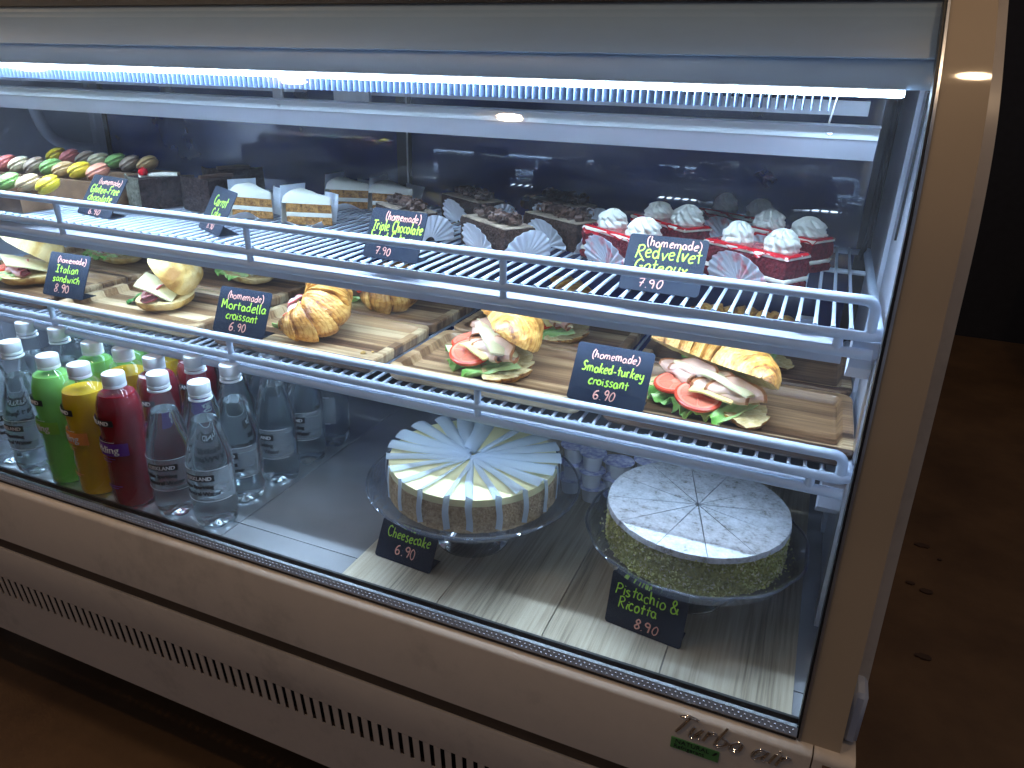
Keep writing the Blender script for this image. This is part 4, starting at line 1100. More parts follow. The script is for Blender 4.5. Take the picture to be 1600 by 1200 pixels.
def bun_sandwich(loc, rz, label, seed, w=.115, d=.085, hb=.018, ht=.036, lift=38, open_face=False, green='lettuce', meat=('ham', 'salami'), scale=1.0, ground=None):
    t = thing('bread_roll_sandwich', label, 'sandwich', loc, R(rz), group='filled bread rolls on the wooden trays'); t.scale = (scale,) * 3
    mats = [M['ciabatta'], M['bread']]
    bun_part(w, d, hb, seed, 'bottom').build('bottom_half', mats, t)
    z = hb
    n = 5 if open_face else 4
    if green == 'lettuce' or open_face:
        m = leafmb(w * .75, d * .35, seed, .003); m.xf(X(-w * .04, -d * .26, z + .003, 2, 0, 0)); m.build('lettuce', M['lettuce'], t)
    else:
        m = leafmb(w * .46, d * .42, seed, .002); m.xf(X(-w * .20, -d * .44, z + .002, 22, 0, -10)); m.build('spinach_leaf', M['spinach'], t)
    if not open_face:
        m = tomato(.024, .005); m.xf(X(-w * .24, -d * .26, z + .005, 14, 0, 0)); m.build('tomato_slice', M['tomato'], t)
    for k in range(n):
        x = (-.36 + .72 * k / (n - 1)) * w * .8
        m = disc_sheet(.030, .0014, .0035 + .001 * (k % 2), seed + k * 2.1, .002, 1.05)
        m.xf(X(x, -d * .20 - (.004 if k % 2 else 0), z + .004 + .0035 * (k % 3), 9 + 4 * (k % 2), 0, -16 + 11 * k)); m.build('ham_slice' if k % 2 else 'salami_slice', M[meat[k % 2]], t)
    zc = z + .019
    if open_face:
        for x, r_ in ((-.018, -8), (.024, 6)):
            m = cheese_slice(w * .52, d * .80, .0024, .004, seed); m.xf(X(x, d * .06, zc, 9, 2, r_)); m.build('cheese_slice', M['cheese'], t)
    else:
        m = cheese_slice(w * .66, d * .72, .0024, .003, seed); m.xf(X(w * .10, -d * .04, zc + .002, -lift * .55, 3, 4)); m.build('cheese_slice', M['cheese'], t)
        tp = bun_part(w * 1.02, d * 1.02, ht, seed + 9, 'top')
        tp.xf(Matrix.Translation((0, d * .44, z + .010)) @ Matrix.Rotation(R(-lift), 4, 'X') @ Matrix.Translation((0, -d * .44, 0)))
        tp.build('top_half', mats, t)
    return t

croissant_sandwich((-.082, .905, ZT + .002), -30, 'largest open croissant with turkey, cheese, tomato and lettuce right of the turkey card', 5, L_=.158, rm=.036, top=(30, .004), scale=1.07)
croissant_sandwich((-.380, .905, ZT + .002), -52, 'open turkey and tomato croissant left of the smoked turkey card', 12, L_=.138, rm=.036, top=(34, .004), scale=1.16)
croissant_sandwich((-.345, 1.085, ZT + .002), -66, 'turkey croissant standing in shade behind the smoked turkey card', 21, L_=.140, rm=.035, top=(38, .003), scale=1.0)
croissant_sandwich((-.078, 1.100, ZT + .002), -4, 'dim turkey croissant lying wide open at the back of the right end tray', 33, L_=.155, rm=.034, top=(34, .0), scale=1.0)
croissant_sandwich((-.682, .905, ZT + .002), -74, 'plump golden closed croissant with a little ham at its left', 44, L_=.086, rm=.034, top=(34, .006), fill='mortadella', rings=4.2)
croissant_sandwich((-.665, 1.085, ZT + .002), -72, 'darker brown closed croissant at the back of its tray', 57, L_=.085, rm=.033, top=(12, .004), fill='mortadella', rings=3.8)
bun_sandwich((-1.355, .900, ZT + .001), -28, 'big round bread roll cut off by the left edge of the photograph', 3, w=.135, d=.105, hb=.020, ht=.046, lift=36)
bun_sandwich((-1.010, .895, ZT + .001), -62, 'round bread roll standing open with ham, cheese and a spinach leaf', 8, w=.108, d=.086, hb=.019, ht=.040, lift=54, green='spinach')
bun_sandwich((-1.355, 1.09, ZT + .001), -14, 'open bun with ham and pale cheese behind the Italian sandwich card', 15, w=.150, d=.075, open_face=True, meat=('ham', 'ham'))
bun_sandwich((-1.010, 1.10, ZT + .001), -24, 'open bun with green lettuce and salami behind the upright roll', 19, w=.135, d=.080, open_face=True)
for k, (x, y, s) in enumerate(((-.585, .852, 1.0), (-.575, .862, .6), (.052, .985, 1.1), (-.545, .905, .5))):
    mb = MB(); n = 9
    mb.lathe([(.0005, 0), (.0030 * s, .0005), (.0036 * s, .002 * s), (.002 * s, .0035 * s), (.0003, .004 * s)], n, mod=lambda a, z, q: 1 + .3 * sin(2 * a + k) + .2 * sin(5 * a))
    o = mb.build('bread_crumb', M['crumbtan']); o.location = (x, y, ZT + Z0 + .0002)
    o['label'] = ['golden crumb on the front right corner of the plump croissant tray', 'small crumb beside the larger one on the plump croissant tray', 'pale crumb near the right rim of the right end tray', 'tiny crumb right of the plump croissant'][k]
    o['category'] = 'crumb'

# ================================================================== pastries on the upper shelf
ZS = -.2268
def liner(parent, w, seed, side=-1, r=.046, lean=26, stains=False, mat=None):
    """pleated paper disc: stands up along one long side of the slice, with a flap underneath"""
    mb = MB(); k = 22
    def f(u, v):
        a = pi * v; rr = r * (.12 + .88 * u)
        pl = .0016 * u * sin(a * k) 
        x = rr * cos(a); h = rr * sin(a)
        la = R(lean) * (0.6 + .4 * u)
        return (x, side * (w / 2 + .0012 + h * sin(la) + pl), max(.0012, h * cos(la) + .0005 + .3 * pl))
    mb.sheet(f, 9, 120, .00035)
    def g(u, v):
        a = pi * v; rr = .040 + .014 * u
        return (rr * 1.15 * cos(a), -side * (.012 + rr * .62 * sin(a)), .0012 + .004 * u * (1 + .5 * sin(a * 30)) + .010 * u * u)
    mb.sheet(g, 5, 100, .00035)
    return mb.build('paper_liner', mat or M['paper'], parent, ang=80)
def stained_paper():
    m, nt, b, o = newmat('paper_with_red_stains')
    v = coords(nt, (1, 1, .55))
    f = noise_fac(nt, v, 60, 3, .5)
    L(nt, ramp(nt, f, [(0.50, (.66, .72, .83)), (0.60, (.74, .38, .44)), (0.72, (.62, .05, .09))]), b.inputs['Base Color'])
    b.inputs['Roughness'].default_value = .6
    return m
M['paper_red'] = stained_paper()
def slab(parent, name, mat, L_, w, z0, z1, seed, rough=.0012, nu=26, nv=5, bev=.002):
    """an irregular cake layer"""
    mb = MB()
    xs = [-L_ / 2 + L_ * i / nu for i in range(nu + 1)]
    ring = [(x, -w / 2) for x in xs] + [(L_ / 2, -w / 2 + w * j / 10) for j in range(1, 11)] + [(x, w / 2) for x in xs[::-1][1:]] + [(-L_ / 2, w / 2 - w * j / 10) for j in range(1, 10)]
    n = len(ring); V = []
    for k in range(nv + 1):
        z = z0 + (z1 - z0) * k / nv
        ins = bev * .5 if k in (0, nv) else 0
        for x, y in ring:
            d = rough * noise.noise(Vector((x * 220, y * 220, z * 220 + seed)))
            l = sqrt(x * x + y * y) or 1
            V.append((x * (1 - ins / (L_ / 2)) + d * (1 if abs(x) > L_ / 2 - 1e-6 else 0) * (1 if x > 0 else -1), y * (1 - ins / (w / 2)) + d * (1 if abs(abs(y) - w / 2) < 1e-6 else 0) * (1 if y > 0 else -1), z))
    F = [(k * n + j, k * n + (j + 1) % n, (k + 1) * n + (j + 1) % n, (k + 1) * n + j) for k in range(nv) for j in range(n)]
    F.append(tuple(range(n - 1, -1, -1))); F.append(tuple(nv * n + j for j in range(n)))
    mb.add(V, F); return mb.build(name, mat, parent, ang=50)
def rosette(parent, x, y, z, s, seed):
    mb = MB(); R0 = .0215 * s * (1 + .06 * sin(seed * 3)); H = .0265 * s * (1 + .10 * cos(seed * 5))
    def f(u, v):
        a = 2 * pi * u
        k = v
        tier = .10 * abs(sin(pi * (k * 2.2 + .1 * seed)))
        base = (1 - k ** 3.0) ** .55 * (.90 + tier) if k < 1 else 0
        lob = 1 + .26 * (abs(sin(4.5 * (a + (1.1 + .5 * sin(seed)) * k + seed))) ** .6 - .68) * min(1, k * 6 + .4) + .07 * sin(13 * a + 9 * k + seed) * (1 - k) + .09 * noise.noise(Vector((cos(a) * 3, sin(a) * 3, k * 6 + seed)))
        w = 1 + .05 * noise.noise(Vector((cos(a) * 2, sin(a) * 2, k * 3 + seed)))
        r_ = R0 * base * lob * w
        return (x + r_ * cos(a), y + r_ * sin(a), z + H * k * (1 + .03 * sin(9 * a + 4 * k)))
    mb.grid(f, 96, 26, wu=True)
    return mb.build('cream_rosette', M['cream'], parent, ang=55)
def glaze(parent, L_, w, z, seed):
    mb = MB()
    nu, nv = 40, 18
    def f(u, v):
        x = (u - .5) * (L_ + .002); y = (v - .5) * (w + .002)
        e = min(u, 1 - u) * L_; e2 = min(v, 1 - v) * w; m = min(e, e2)
        drip = -.0110 * max(0, 1 - m / .0018) * (.15 + 1.6 * max(0, nz(x * 55, y * 55, seed, 1) + .12))
        return (x, y, z + .0014 * min(1, m / .004) + .0006 * nz(x * 60, y * 60, seed) + drip)
    mb.grid(f, nu, nv); return mb.build('red_glaze', M['glaze'], parent, ang=80)
def velvet(loc, rz, label, seed):
    t = thing('red_velvet_slice', label, 'cake slice', loc, R(rz), group='red velvet gateaux on the upper shelf')
    L_, w = .124, .047
    slab(t, 'sponge', M['redcake'], L_, w, .001, .012, seed, .0022)
    slab(t, 'cream_layer', M['creamcheese'], L_ * 1.004, w * 1.01, .012, .0175, seed + 1, .0015)
    slab(t, 'sponge', M['redcake'], L_, w, .0175, .040, seed + 2, .0022)
    slab(t, 'cream_layer', M['creamcheese'], L_ * 1.004, w * 1.01, .040, .0445, seed + 3, .0015)
    glaze(t, L_, w, .0452, seed)
    rosette(t, -.030, .003, .0455, .90, seed); rosette(t, .034, .003, .0455, .96, seed + 2)
    liner(t, w, seed, -1, .046, 24, mat=M['paper_red'])
    return t
velvet((-.236, .958, ZS), -36, 'red velvet slice left of the red velvet card, nearest the brown cakes', 1)
velvet((-.068, .952, ZS), -31, 'red velvet slice at the front right with two bright cream rosettes', 4)
velvet((-.200, 1.075, ZS), -40, 'dim red velvet slice in the second row, behind the left front one', 7)
velvet((-.042, 1.080, ZS), -34, 'red velvet slice in the second row at the far right', 11)
velvet((-.118, 1.205, ZS), -30, 'dim red velvet slice at the very back of the upper shelf', 14)

def curls(parent, n, L_, w, z, seed):
    rnd = random.Random(seed); mb = MB()
    for k in range(n):
        cx, cyy = rnd.uniform(-L_ / 2 + .022, L_ / 2 - .008), rnd.uniform(-w / 2 + .010, w / 2 - .012)
        r = rnd.uniform(.0030, .0062); wd = rnd.uniform(.004, .012); a0 = rnd.uniform(0, 6.28); turn = rnd.uniform(3.6, 6.4)
        s0 = len(mb.v)
        mb.sheet(lambda u, v: (r * (1 - .25 * u) * cos(a0 + u * turn), (v - .5) * wd + u * .003, r * (1 - .25 * u) * sin(a0 + u * turn)), 14, 3, .0007)
        mb.xf(X(cx, cyy, z + r * .9 + rnd.uniform(0, .006), rnd.uniform(-30, 30), rnd.uniform(-30, 30), rnd.uniform(0, 180)), s0)
    o = mb.build('chocolate_curl', M['choc'], parent, ang=60); o['kind'] = 'stuff'; return o
def roll(parent, x, y, z, L_, rz, seed):
    mb = MB()
    mb.sheet(lambda u, v: ((v - .5) * L_, (.0018 + .0018 * u) * cos(u * 11), (.0018 + .0018 * u) * sin(u * 11)), 40, 6, .0008)
    mb.xf(X(x, y, z + .0036, 0, 0, rz)); return mb.build('chocolate_roll', M['choc'], parent, ang=60)
def triple(loc, rz, label, seed, paper=True):
    t = thing('chocolate_gateau_slice', label, 'cake slice', loc, R(rz), group='triple chocolate gateaux on the upper shelf')
    L_, w = .122, .050
    slab(t, 'sponge', M['choccake'], L_, w, .001, .0405, seed, .0016, nv=8)
    slab(t, 'cream_layer', M['mocha'], L_ * .97, w * .95, .0405, .0425, seed + 2, .002)
    curls(t, 66, L_, w, .0432, seed); roll(t, -.006, .013, .046, .085, 4, seed)
    if paper: liner(t, w, seed, -1, .044, 22); 
    mb = MB()
    def f(u, v):
        a = pi * v; rr = .044 * (.2 + .8 * u); pl = .0014 * u * sin(a * 22)
        return (L_ / 2 + .003 + rr * sin(a) * .35 + pl, (rr * cos(a)) * .9 + .008, max(.001, rr * sin(a) * .95))
    mb.sheet(f, 8, 90, .00035); mb.build('paper_liner', M['paper'], t, ang=80)
    return t
triple((-.420, .955, ZS), -35, 'chocolate gateau slice with curls right of the triple chocolate card', 3)
triple((-.585, .985, ZS), -35, 'chocolate gateau slice half hidden behind the triple chocolate card', 6)
triple((-.352, 1.040, ZS), -30, 'chocolate gateau slice in the second row beside the red cakes', 9)
triple((-.545, 1.135, ZS), -32, 'dim chocolate gateau slice at the back with a long dark roll', 12)
triple((-.400, 1.180, ZS), -32, 'dim chocolate gateau slice at the back behind the two front ones', 15)

def wedge(parent, name, mat, L_, w, z0, z1, seed, grow=0.0, rough=.001):
    mb = MB(); n = 22
    pts = [(-L_ / 2 - grow, 0)]
    pts = []
    for k in range(n): pts.append((-L_ / 2 - grow + (L_ + grow * 1.2) * k / n, -(w / 2 + grow) * k / n))
    for k in range(9):
        a = -1 + 2 * k / 8; pts.append((L_ / 2 + grow + .006 * (1 - a * a), a * (w / 2 + grow)))
    for k in range(n, 0, -1): pts.append((-L_ / 2 - grow + (L_ + grow * 1.2) * (k - 1) / n + .0001, (w / 2 + grow) * (k - 1) / n + .0001))
    V = []; m = len(pts); nv = 5
    for j in range(nv + 1):
        z = z0 + (z1 - z0) * j / nv; sc = .97 if j == nv else 1
        for x, y in pts:
            d = 1 + rough / .03 * noise.noise(Vector((x * 150, y * 150, z * 200 + seed)))
            V.append((x * sc, y * d * sc, z))
    F = [(j * m + k, j * m + (k + 1) % m, (j + 1) * m + (k + 1) % m, (j + 1) * m + k) for j in range(nv) for k in range(m)]
    F.append(tuple(range(m - 1, -1, -1))); F.append(tuple(nv * m + k for k in range(m)))
    mb.add(V, F); return mb.build(name, mat, parent, ang=45)
def square_paper(parent, w, h, m4, seed):
    mb = MB()
    mb.sheet(lambda u, v: ((u - .5) * w, .003 * sin(u * 5 + seed) + .004 * v * v * sin(seed * 3 + u * 4), v * h), 12, 8, .0003)
    mb.xf(m4); return mb.build('greaseproof_paper', M['paper'], parent, ang=60)
def carrot(loc, rz, label, seed):
    t = thing('carrot_cake_slice', label, 'cake slice', loc, R(rz), group='carrot cake slices on the upper shelf'); t.scale = (1.12, 1.12, 1.12)
    L_, w = .062, .050
    wedge(t, 'sponge', M['carrotcake'], L_, w, .001, .012, seed); wedge(t, 'cream_layer', M['cream'], L_, w, .012, .018, seed)
    wedge(t, 'sponge', M['carrotcake'], L_, w, .018, .030, seed + 2); 
    mb = MB()   # frosting: thick on top and down the outer end
    def f(u, v):
        x = -L_ / 2 + (L_ + .010) * u; ww = max(.002, (w + .002) * min(1, u * 1.02) * .5)
        q = (v - .5) * 2
        y = ww * q; z = .040 + .010 * u - .008 * abs(q) ** 3 - .010 * max(0, u - .8) * 5 * (u - .8) * 5 + .001 * nz(u * 9, q * 3, seed)
        if abs(q) > .999: z = .030
        if u > .999: z = .001
        return (x, y, z)
    mb.grid(f, 26, 15); 
    mb.build('frosting', M['cream'], t, ang=60)
    square_paper(t, .044, .052, X(L_ / 2 + .014, -.004, .001, -6, 0, 80), seed); square_paper(t, .05, .040, X(.002, -w / 2 - .006, .001, 14, 0, -20), seed + 2); square_paper(t, .055, .014, X(-.004, w / 2 + .000, .001, -62, 0, 20), seed + 1)
    return t
carrot((-.868, .985, ZS), 168, 'carrot cake slice with white frosting just right of the carrot cake card', 2)
carrot((-.755, .985, ZS), 176, 'carrot cake slice with white frosting left of the triple chocolate gateaux', 5)
carrot((-.790, 1.150, ZS), 180, 'dim carrot cake slice in the back row, left one', 8)
carrot((-.700, 1.150, ZS), 170, 'dim carrot cake slice in the back row, right one', 10)

def gf(loc, rz, label, seed, coated=True):
    t = thing('chocolate_cake_slice', label, 'cake slice', loc, R(rz), group='gluten-free chocolate cake slices'); t.scale = (1.12, 1.12, 1.12)
    L_, w = .092, .062
    wedge(t, 'sponge', M['darkcake'], L_, w, .001, .047, seed, rough=.0022)
    mb = MB()
    mb.sheet(lambda u, v: (L_ / 2 + .002 + .006 * (1 - (2 * u - 1) ** 2), (u - .5) * (w + .004), .001 + v * .049), 20, 10, .003); mb.build('coated_side', M['coatcake'] if coated else M['darkcake'], t)
    mb = MB(); mb.tube([(-.018, .004, .048), (.0, .0, .0495), (.036, -.004, .048)], .0042, 8); mb.build('frosting_ridge', M['choc'] if not coated else M['creamcheese'], t)
    if coated:
        mb = MB(); mb.lathe([(.0002, .0), (.006, .0015), (.0075, .006), (.006, .011), (.0002, .013)], 16, (.030, 0, .049)); mb.build('cherry', M['glaze'], t)
        square_paper(t, .04, .018, X(-.038, -.024, .001, 20, 0, -40), seed)
    return t
gf((-1.070, .985, ZS), -118, 'dark chocolate cake slice with a cherry right of the gluten-free card', 2)
gf((-.985, 1.03, ZS), -100, 'dark chocolate cake slice between the cherry slice and the carrot cake', 6, False)
gf((-1.050, 1.145, ZS), -112, 'dark chocolate cake slice in the dim back row above the gluten-free card', 9, False)

# macarons in low wooden boxes
MC = {'yellow': (.80, .62, .03), 'beige': (.62, .46, .27), 'green': (.30, .55, .16), 'brown': (.36, .27, .20), 'cream': (.76, .66, .44), 'red': (.72, .20, .17), 'salmon': (.80, .34, .22), 'tan': (.60, .40, .18)}
def macaron_proto(cn, label, loc, tilt):
    c = MC[cn]; m = macmat(cn + '_macaron_shell', c); mf = simple(cn + '_macaron_filling', tuple(x * .8 + .05 for x in c), .6, var=.15, vscale=150, bmp=.3)
    t = thing('macaron', label, 'macaron', loc, tilt=tilt, group='macarons standing in rows in the wooden boxes')
    dome = [(.0002, .0125), (.008, .0118), (.0145, .0095), (.0182, .0062), (.0192, .0040)]
    foot = [(.0196, .0036), (.0200, .0026), (.0196, .0016), (.0185, .0012), (.0002, .0012)]
    for s, nm in ((1, 'shell'), (-1, 'shell')):
        mb = MB(); mb.lathe([(a, b * s) for a, b in dome + foot], 30, mod=lambda a, z, k: 1 + (.02 * sin(a * 23 + k * 2) + .012 * sin(a * 41) if k > 4 else 0)); 
        if s > 0: mb.f = [tuple(reversed(q)) for q in mb.f]
        mb.build('shell', m, t, ang=70)
    mb = MB(); mb.lathe([(.0002, .0016), (.0172, .0016), (.0180, 0), (.0172, -.0016), (.0002, -.0016)], 26); mb.build('filling', mf, t)
    return t
def wood_box(cx, cyy, w, d, h, z, label, rz=0):
    t = thing('wooden_box', label, 'box', (cx, cyy, z), R(rz), group='wooden macaron boxes'); th = .006
    mb = MB(); mb.box((-w / 2, -d / 2, 0), (w / 2, d / 2, th)); mb.build('base', M['wood_box'], t, False)
    for a, b in (((-w / 2, -d / 2 + .0002, th), (w / 2, -d / 2 + th, h)), ((-w / 2, d / 2 - th, th), (w / 2, d / 2 - .0002, h)), ((-w / 2 + .0003, -d / 2 + th, th), (-w / 2 + th, d / 2 - th, h)), ((w / 2 - th, -d / 2 + th, th), (w / 2 - .0003, d / 2 - th, h))):
        mb = MB(); mb.box(a, b); mb.build('side', M['wood_box'], t, False)
    return t
wood_box(-1.345, .848, .27, .066, .032, ZS, 'front wooden box holding the nearest row of macarons')
wood_box(-1.295, .940, .33, .066, .044, ZS, 'wooden box behind holding the second row of macarons')
wood_box(-1.300, 1.050, .33, .066, .046, ZS, 'rearmost wooden box of dim macarons')
rows = [(-1.172, .838, -.1815, -.046, ['yellow', 'beige', 'green', 'brown'], 'front row'),
        (-1.166, .930, -.1690, -.0385, ['salmon', 'yellow', 'tan', 'green', 'brown', 'cream', 'red', 'beige'], 'second row'),
        (-1.175, 1.045, -.1660, -.040, ['tan', 'brown', 'green', 'cream', 'brown', 'red', 'yellow'], 'dim third row')]
protos = {}
pos = ['first', 'second', 'third', 'fourth', 'fifth', 'sixth', 'seventh', 'eighth']
for (x, y, z, dx, cl, rn) in rows:
    for k, cn in enumerate(cl):
        loc = (x + dx * k, y + random.uniform(-.003, .003), z + random.uniform(-.001, .001))
        tilt = (R(random.uniform(6, 16)), R(-random.uniform(22, 32)), R(random.uniform(-14, 14)))
        lab = '%s macaron, %s from the right in the %s' % (cn, pos[k], rn)
        if cn in protos: copy_thing(protos[cn], loc, label=lab, tilt=tilt)
        else: protos[cn] = macaron_proto(cn, lab, loc, tilt)

# ================================================================== cakes on glass stands
def stand(x, y, zp, r, rim, label, scallop=0.0, foot_r=.052):
    t = thing('cake_stand', label, 'cake stand', (x, y, -.6165)); h = zp + .6165
    mb = MB()
    mod = (lambda a, z, k: 1 + (scallop * .5 * abs(sin(6 * a)) if k > 3 else 0)) if scallop else None
    mb.lathe([(.0005, h - .004), (r * .5, h - .004), (r * .86, h - .003), (r * .93, h), (r * .985, h + rim), (r, h + rim + .001), (r * .995, h + rim + .003), (r * .97, h + rim + .0025), (r * .925, h + .004), (r * .85, h + .0005), (.0005, h)], 96, mod=mod)
    mb.build('plate', M['plateglass'], t, ang=60)
    mb = MB(); rr = r * .997
    mb.tube([(rr * cos(2 * pi * k / 96) * (1 + (scallop * .5 * abs(sin(6 * 2 * pi * k / 96)))), rr * sin(2 * pi * k / 96) * (1 + (scallop * .5 * abs(sin(6 * 2 * pi * k / 96)))), h + rim + .002) for k in range(97)], .0016, 6, caps=False); mb.build('rim', M['plateglass'], t)
    mb = MB(); mb.lathe([(.020, h - .005), (.017, h - .012), (.016, h * .5), (.020, h * .3), (foot_r * .8, h * .12), (foot_r, .004), (foot_r, .0005), (foot_r * .8, .0005), (foot_r * .6, .004), (.0005, .010)], 48); mb.build('foot', M['rimglass'], t, ang=60)
    return t
m, nt, b, o = newmat('thick_glass'); b.inputs['Base Color'].default_value = (.72, .78, .80, 1); b.inputs['Transmission Weight'].default_value = 1.0; b.inputs['Roughness'].default_value = .02; M['rimglass'] = m
CX, CYY = -.386, .815
stand(CX, CYY, -.532, .149, .010, 'clear glass footed stand under the cheesecake', foot_r=.053)
PX, PYY = -.079, .825
stand(PX, PYY, -.540, .136, .016, 'low clear glass stand with a wavy rim under the sugar dusted cake', .035, .050)

def wedge_ring(r, a0, a1, z0, z1, n=7, r0=.002, rough=0, seed=0, gap=.0006, nv=5):
    mb = MB(); V = []; pts = []
    am = (a0 + a1) / 2; ox, oy = gap * cos(am), gap * sin(am)
    pts.append((r0 * cos(am), r0 * sin(am)))
    for k in range(n + 1):
        a = a0 + (a1 - a0) * k / n; pts.append((r * cos(a), r * sin(a)))
    m_ = len(pts)
    for j in range(nv + 1):
        z = z0 + (z1 - z0) * j / nv
        for i, (x, y) in enumerate(pts):
            d = 1 + (rough / r * noise.noise(Vector((x * 160, y * 160, z * 160 + seed))) if i else 0) - (.006 if j == nv and i else 0)
            V.append((x * d + ox, y * d + oy, z))
    F = [(j * m_ + k, j * m_ + (k + 1) % m_, (j + 1) * m_ + (k + 1) % m_, (j + 1) * m_ + k) for j in range(nv) for k in range(m_)]
    F.append(tuple(range(m_ - 1, -1, -1))); F.append(tuple(nv * m_ + k for k in range(m_)))
    mb.add(V, F); return mb
ck = thing('cheesecake', 'pale yellow cheesecake in paper-divided slices on the left glass stand', 'cake', (CX, CYY, -.5318))
NC = 20; rc = .1175; hc = .0475
for k in range(NC):
    a0 = 2 * pi * k / NC + .12; a1 = a0 + 2 * pi / NC
    sb = wedge_ring(rc, a0, a1, 0, hc * .80, 6, rough=.0022, seed=k, gap=.0005).build('slice_crust', M['crust'], ck, ang=60)
    wedge_ring(rc * .993, a0, a1, hc * .80, hc, 6, rough=.0006, seed=k + 9, gap=.0005, nv=2).build('slice_top', M['custard'], ck, ang=40)
    # greaseproof divider flopped over the top, with a strip hanging down the side
    mb = MB(); rnd = random.Random(k * 7 + 1); le = rnd.uniform(1.10, 1.20); sd = 1 if cos(a0) < .15 else -1
    if abs(cos(a0)) < .2: le *= .75
    hgt = (.009 + .019 * min(1, max(0, sin(a0) + .95))) * rnd.uniform(.85, 1.15)
    def f(u, v, a0=a0, le=le, sd=sd, hgt=hgt):
        r_ = .004 + (rc + .0015 - .004) * u
        hh = hgt * (.55 + .45 * u) * v
        la = le * 1.25 * (v ** .7)
        off = hh * sin(la) * sd + .0014 * sin(u * 7 + a0 * 5) * v
        return (r_ * cos(a0) - off * sin(a0), r_ * sin(a0) + off * cos(a0), hc + .0008 + hh * cos(la))
    mb.sheet(f, 20, 7, .00035)
    def g(u, v, a0=a0, sd=sd):
        off = sd * (.0085 * v) + .001 * sin(u * 6 + a0 * 3); r_ = rc + .0022 + .0012 * sin(u * 3.1) + .0020 * u * u * (a0 % .7)
        return (r_ * cos(a0) - off * sin(a0), r_ * sin(a0) + off * cos(a0), hc + .004 - u * (hc + .001) + .004 * v)
    mb.sheet(g, 10, 4, .00035)
    mb.build('paper_divider', M['divider'], ck, ang=60)

pk = thing('pistachio_ricotta_cake', 'round sugar dusted cake with chopped pistachio sides on the right glass stand', 'cake', (PX, PYY, -.5395))
NP = 12; rp = .1095; hp_ = .0540
for k in range(NP):
    a0 = 2 * pi * k / NP + .26; a1 = a0 + 2 * pi / NP
    wedge_ring(rp, a0, a1, 0, hp_ * .86, 9, rough=.001, seed=k, gap=.0004).build('slice_sponge', M['pistcake'], pk, ang=60)
    q = wedge_ring(rp * 1.012, a0, a1, hp_ * .86, hp_, 9, rough=.0008, seed=k + 5, gap=.0013 if k % 3 else .0020, nv=3)
    for i in range(len(q.v)):
        x, y, z = q.v[i]
        if z > hp_ * .99: q.v[i] = (x, y, z + .0006 * noise.noise(Vector((x * 60, y * 60, k))))
    q.build('slice_top', M['powder'], pk, ang=40)
rnd = random.Random(4)
for mat, n0, nm in ((M['pistbit'], 2300, 'chopped_pistachio'), (M['pistbit2'], 1200, 'chopped_nut')):
    mb = MB()
    for k in range(n0):
        a = rnd.uniform(0, 2 * pi); z = rnd.uniform(.0005, hp_ * .93) if rnd.random() > .05 else .0005
        r_ = rp + .0005 + rnd.uniform(0, .0016); s = rnd.uniform(.0011, .0027)
        if rnd.random() < .04: r_ += rnd.uniform(.002, .012); z = .0012
        c = Vector((r_ * cos(a), r_ * sin(a), z)); o0 = len(mb.v)
        vs = [Vector((rnd.uniform(-1, 1), rnd.uniform(-1, 1), rnd.uniform(-1, 1))).normalized() * s * rnd.uniform(.7, 1.2) for _ in range(5)]
        mb.add([c + v for v in vs], [(0, 1, 2), (0, 2, 3), (0, 3, 1), (4, 2, 1), (4, 3, 2), (4, 1, 3)])
    o = mb.build(nm, mat, pk, False); o['kind'] = 'stuff'

# ================================================================== creamer cups stacked behind the stands
cup = None
CUPS = [(-.262, .990, 3), (-.218, .982, 3), (-.180, 1.005, 3), (-.298, 1.002, 3), (-.238, 1.035, 2)]
cn = ['behind the cheesecake stand, second stack', 'behind and between the two stands', 'half behind the sugar dusted cake', 'nearest the cheesecake', 'in the rear stack']
lev = ['bottom', 'middle', 'top']
for i, (x, y, n) in enumerate(CUPS):
    for k in range(n):
        loc = (x + random.uniform(-.002, .002), y + random.uniform(-.002, .002), -.620 + k * .0292)
        lab = '%s creamer cup of the stack %s' % (lev[k] if k < n - 1 else 'top', cn[i])
        if cup is None:
            cup = thing('creamer_cup', lab, 'creamer cup', loc, group='small milky creamer cups in stacks')
            mb = MB(); mb.lathe([(.0002, 0), (.0125, 0), (.0135, .002), (.0158, .020), (.0163, .0265), (.0205, .0270), (.0205, .0280), (.0002, .0280)], 28); mb.build('cup', M['plastic_grey'], cup)
            mb = MB(); mb.lathe([(.0002, .0288), (.008, .0291), (.0150, .0288), (.0200, .0284), (.0215, .0282), (.0215, .02805)], 28); mb.build('foil_lid', M['foil_blue'], cup)
        else: copy_thing(cup, loc, R(random.uniform(0, 360)), label=lab)

# ================================================================== bottles
def wrap(r, z0, a0):
    def pl(u, v, w):
        a = a0 + u / (r + w); return Vector(((r + w) * cos(a), (r + w) * sin(a), z0 + v))
    return pl
def lab_patch(r, a0, a1, z0, z1, th=.0002, n=14):
    mb = MB(); mb.sheet(lambda u, v: (r * cos(a0 + (a1 - a0) * u), r * sin(a0 + (a1 - a0) * u), z0 + (z1 - z0) * v), n, 3, th); return mb
FRONT = -pi / 2
def bottle_cap(t, z0, r):
    mb = MB(); mb.lathe([(r * .93, z0 - .0055), (r * 1.02, z0 - .005), (r * 1.02, z0 - .0015), (r * .97, z0 - .001), (r * 1.0, z0), (r * 1.0, z0 + .013), (r * .95, z0 + .0150), (r * .6, z0 + .0155), (.0002, z0 + .0155)], 60, mod=lambda a, z, k: 1 + (.012 if (int(a / (2 * pi) * 60) % 2) and 3 < k < 6 else 0)); mb.build('cap', M['cap'], t, ang=50)
